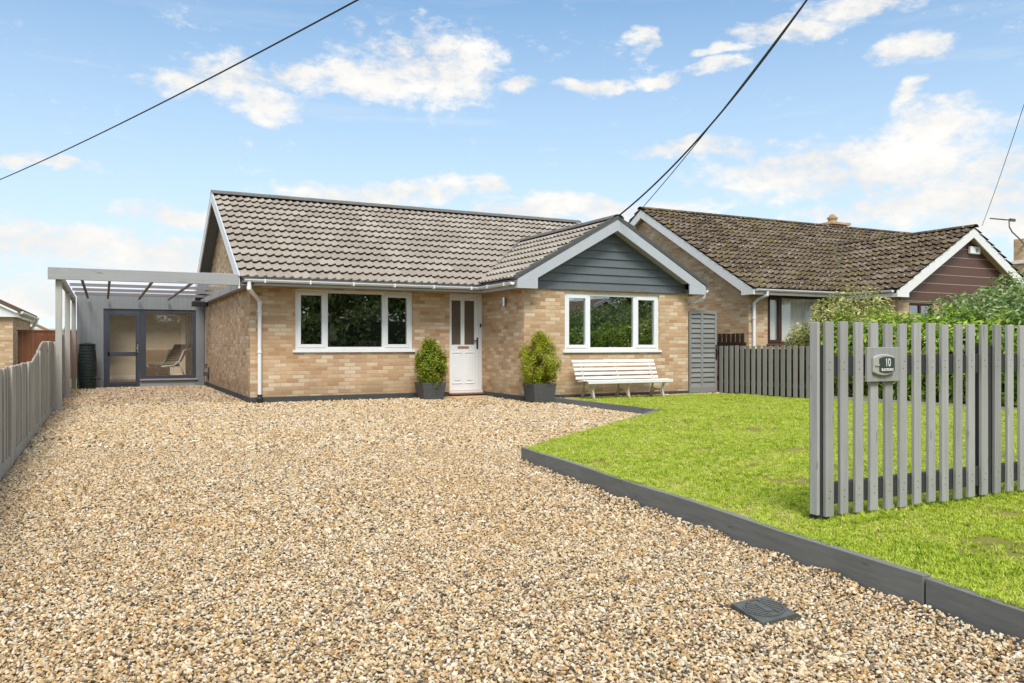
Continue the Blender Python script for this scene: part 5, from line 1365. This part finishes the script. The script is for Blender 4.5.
# longer tufts at the foot of the fence posts and along the boards
for cx, cy, n_, sp in ((3.50, 3.00, 16, 0.10), (3.75, 3.02, 90, 0.12), (4.95, 3.12, 40, 0.08), (4.3, 3.08, 60, 0.35), (5.4, 3.1, 50, 0.3)):
    x = RNG.normal(cx, sp, n_); y = RNG.normal(cy, 0.05, n_); allp.append(np.stack([x, y, np.array([lawn_z(a, b) for a, b in zip(x, y)])], 1)); alls.append(RNG.uniform(0.5, 1.1, n_)); alli.append(RNG.integers(6, 8, n_))
# blades hanging over the boards
y = RNG.uniform(0.6, C1[1] - 0.05, 2600); x = np.array([lawn_x0(v) for v in y]) + np.abs(RNG.normal(0.0, 0.03, len(y))) - 0.008
k = mnoise.noise(Vector((0, 0, 0))) + np.array([mnoise.noise(Vector((v * 2.2, 4.0, 1.0))) for v in y]) > -0.15; x, y = x[k], y[k]
allp.append(np.stack([x, y, np.array([lawn_z(a, b) for a, b in zip(x, y)])], 1)); alls.append(RNG.uniform(0.7, 1.5, len(x))); alli.append(RNG.integers(0, 6, len(x)))
P_ = np.concatenate(allp); s = np.concatenate(alls); n = len(P_)
scatter('grass', 'short lime green lawn grass', P_, np.stack([RNG.normal(0, .15, n), RNG.normal(0, .15, n), RNG.uniform(0, 6.28, n)], 1), np.stack([s, s, s], 1), np.concatenate(alli), tufts, M['blade'])
print('tufts', n)

# ================================================================== sky, sun, camera
SUN_EL, SUN_AZ = math.radians(56), math.radians(180 + 20)     # azimuth from +Y, clockwise
SKY, EXPO, SUN = 0.085, 1.03, 2.0
w = bpy.data.worlds.new('World'); SC.world = w; w.use_nodes = True
nt = w.node_tree; nt.nodes.clear(); T = NT(nt)
out = T.n('ShaderNodeOutputWorld'); bg = T.n('ShaderNodeBackground'); bg.inputs[1].default_value = SKY
T.l(bg.outputs[0], out.inputs[0])
sky = T.n('ShaderNodeTexSky', sky_type='NISHITA'); sky.sun_disc = False; sky.sun_elevation = SUN_EL; sky.sun_rotation = SUN_AZ
sky.air_density = 1.0; sky.dust_density = 0.6; sky.ozone_density = 1.4
dirv = T.n('ShaderNodeTexCoord').outputs['Generated']
dx, dy, dz = T.sep(dirv)
az = T.math('ARCTAN2', dx, dy)
hor = T.math('SQRT', T.math('ADD', T.math('MULTIPLY', dx, dx), T.math('MULTIPLY', dy, dy)))
el = T.math('DIVIDE', dz, T.math('MAXIMUM', hor, 0.05))
uv = T.comb(az, el, 0.0)
def warp(v, sc, amp):
    x = T.n('ShaderNodeTexNoise'); T.l(T.vmath('MULTIPLY', v, sc), x.inputs['Vector']); x.inputs['Detail'].default_value = 4; x.inputs['Scale'].default_value = 1.0
    return T.vmath('ADD', v, T.vmath('MULTIPLY', T.vmath('SUBTRACT', x.outputs['Color'], (0.5, 0.5, 0.5)), amp))
uvw = warp(warp(uv, (7, 11, 1), (0.10, 0.055, 0)), (26, 40, 1), (0.035, 0.022, 0))
fb = T.noise(T.vmath('MULTIPLY', uv, (9, 15, 1)), 1.0, 7, 0.58)
fb2 = T.noise(T.vmath('MULTIPLY', uv, (34, 52, 1)), 1.0, 5, 0.6)
clouds = [  # heading (deg clockwise of +Y), tan elevation, half widths (deg, tan)
]
def cl(px, py, rx, ry):
    a = math.atan((px - 512) / 800); c = math.cos(a)
    clouds.append((th + a, (345 - py) / 800 * c, rx / 800 * c * c, ry / 800 * c))
for c in ((432, 62, 78, 40), (360, 78, 60, 20), (232, 78, 52, 24), (272, 100, 40, 17), (190, 86, 50, 11), (300, 72, 40, 14), (875, 165, 150, 34), (700, 150, 80, 8), (960, 200, 130, 26), (938, 125, 62, 24), (800, 168, 110, 20), (985, 172, 90, 26),
          (860, 8, 62, 17), (790, 32, 70, 15), (905, 53, 44, 13), (645, 38, 18, 16), (590, 89, 36, 8), (660, 80, 26, 9), (714, 72, 26, 8), (716, 54, 26, 6), (910, 97, 14, 12), (520, 90, 26, 8),
          (385, 194, 105, 15), (170, 214, 50, 13), (490, 190, 22, 9), (70, 245, 160, 26), (150, 255, 120, 26), (600, 205, 110, 12), (890, 208, 90, 14), (1000, 215, 80, 20), (30, 165, 70, 7), (40, 325, 260, 50), (520, 215, 70, 10)):
    cl(*c)
acc = None
for u, v, ru, rv in clouds:
    d = T.vmath('MULTIPLY', T.vmath('SUBTRACT', uvw, (u, v, 0)), (1 / ru, 1 / rv, 0))
    m_ = T.math('SUBTRACT', 1.0, T.vmath('DOT_PRODUCT', d, d))
    acc = m_ if acc is None else T.math('MAXIMUM', acc, m_)
acc = T.math('MAXIMUM', acc, -0.9)
fb3 = T.noise(T.vmath('MULTIPLY', uvw, (60, 120, 1)), 1.0, 5, 0.65)
dens = T.math('ADD', T.math('MULTIPLY', acc, 0.62), T.math('MULTIPLY', T.math('SUBTRACT', fb, 0.5), 2.0))
dens = T.math('ADD', dens, T.math('MULTIPLY', T.math('SUBTRACT', fb2, 0.5), 1.9))
dens = T.math('ADD', dens, T.math('MULTIPLY', T.math('SUBTRACT', fb3, 0.5), 1.0))
cum = T.math('POWER', T.mapr(dens, -0.32, 0.74, 0, 1, True), 0.95)
# high thin streaks, thicker low in the sky, plus unseen cloud added overhead and behind to whiten the ambient light
st = T.noise(T.vmath('MULTIPLY', uv, (2.6, 20, 1)), 1.0, 6, 0.6)
low = T.mapr(el, 0.02, 0.40, 1.0, 0.0)
streak = T.math('MULTIPLY', T.mapr(st, 0.38, 0.68, 0, 1, True), T.math('ADD', T.math('MULTIPLY', low, 0.85), 0.24))
veil = T.math('MULTIPLY', T.math('POWER', T.mapr(el, 0.0, 0.50, 1.0, 0.0), 1.1), 0.92)
gen = T.mapr(T.noise(T.vmath('MULTIPLY', dirv, (3, 3, 4)), 1.0, 6, 0.6), 0.36, 0.52, 0, 0.95, True)
outside = T.mapr(el, 0.52, 0.75, 0, 1, True)
behind = T.mapr(T.math('ABSOLUTE', T.math('SUBTRACT', az, th)), 0.75, 1.0, 0, 1, True)
gen = T.math('MULTIPLY', gen, T.math('MAXIMUM', outside, behind))
thin = T.math('MAXIMUM', streak, T.math('MAXIMUM', veil, gen))
shade = T.mapr(T.math('ADD', T.math('MULTIPLY', fb, 0.8), T.math('MULTIPLY', fb2, 0.35)), 0.38, 0.80, 0.80, 1.08)
K_ = 1.0 / (SKY * 2 ** EXPO)
cw = T.mix(1.0, (1.0 * K_, 0.99 * K_, 0.965 * K_), T.comb(shade, shade, shade), 'MULTIPLY')
cv = (0.80 * K_, 0.88 * K_, 0.95 * K_)
skyc = T.mix(1.0, sky.outputs[0], (0.86, 1.12, 1.17), 'MULTIPLY')
col = T.mix(thin, skyc, cv)
col = T.mix(cum, col, cw)
T.l(col, bg.inputs[0])
w.cycles.sampling_method = 'MANUAL'; w.cycles.sample_map_resolution = 1024

sun = bpy.data.lights.new('sun', 'SUN'); sun.energy = SUN; sun.angle = math.radians(22); sun.color = (1.0, 0.955, 0.895)
so = bpy.data.objects.new('sun', sun); C.objects.link(so); so.location = (0, 0, 30)
sd = Vector((math.sin(SUN_AZ) * math.cos(SUN_EL), math.cos(SUN_AZ) * math.cos(SUN_EL), math.sin(SUN_EL)))
so.rotation_euler = sd.to_track_quat('Z', 'Y').to_euler()

cam = bpy.data.cameras.new('camera'); co = bpy.data.objects.new('camera', cam); C.objects.link(co)
co.location = (0, 0, 1.1); co.rotation_euler = (PI / 2, 0, -th)
cam.sensor_width = 36; cam.lens = 800 / 1024 * 36; cam.shift_y = 3.5 / 1024
cam.clip_end = 2000; cam.clip_start = 0.05
SC.camera = co
SC.view_settings.view_transform = 'Standard'; SC.view_settings.look = 'None'; SC.view_settings.exposure = EXPO; SC.view_settings.gamma = 1.0
SC.view_settings.use_curve_mapping = False
SC.render.engine = 'CYCLES'; SC.cycles.use_denoising = True
SC.cycles.max_bounces = 8; SC.cycles.transparent_max_bounces = 12; SC.cycles.caustics_reflective = False; SC.cycles.caustics_refractive = False
SC.cycles.sample_clamp_indirect = 6
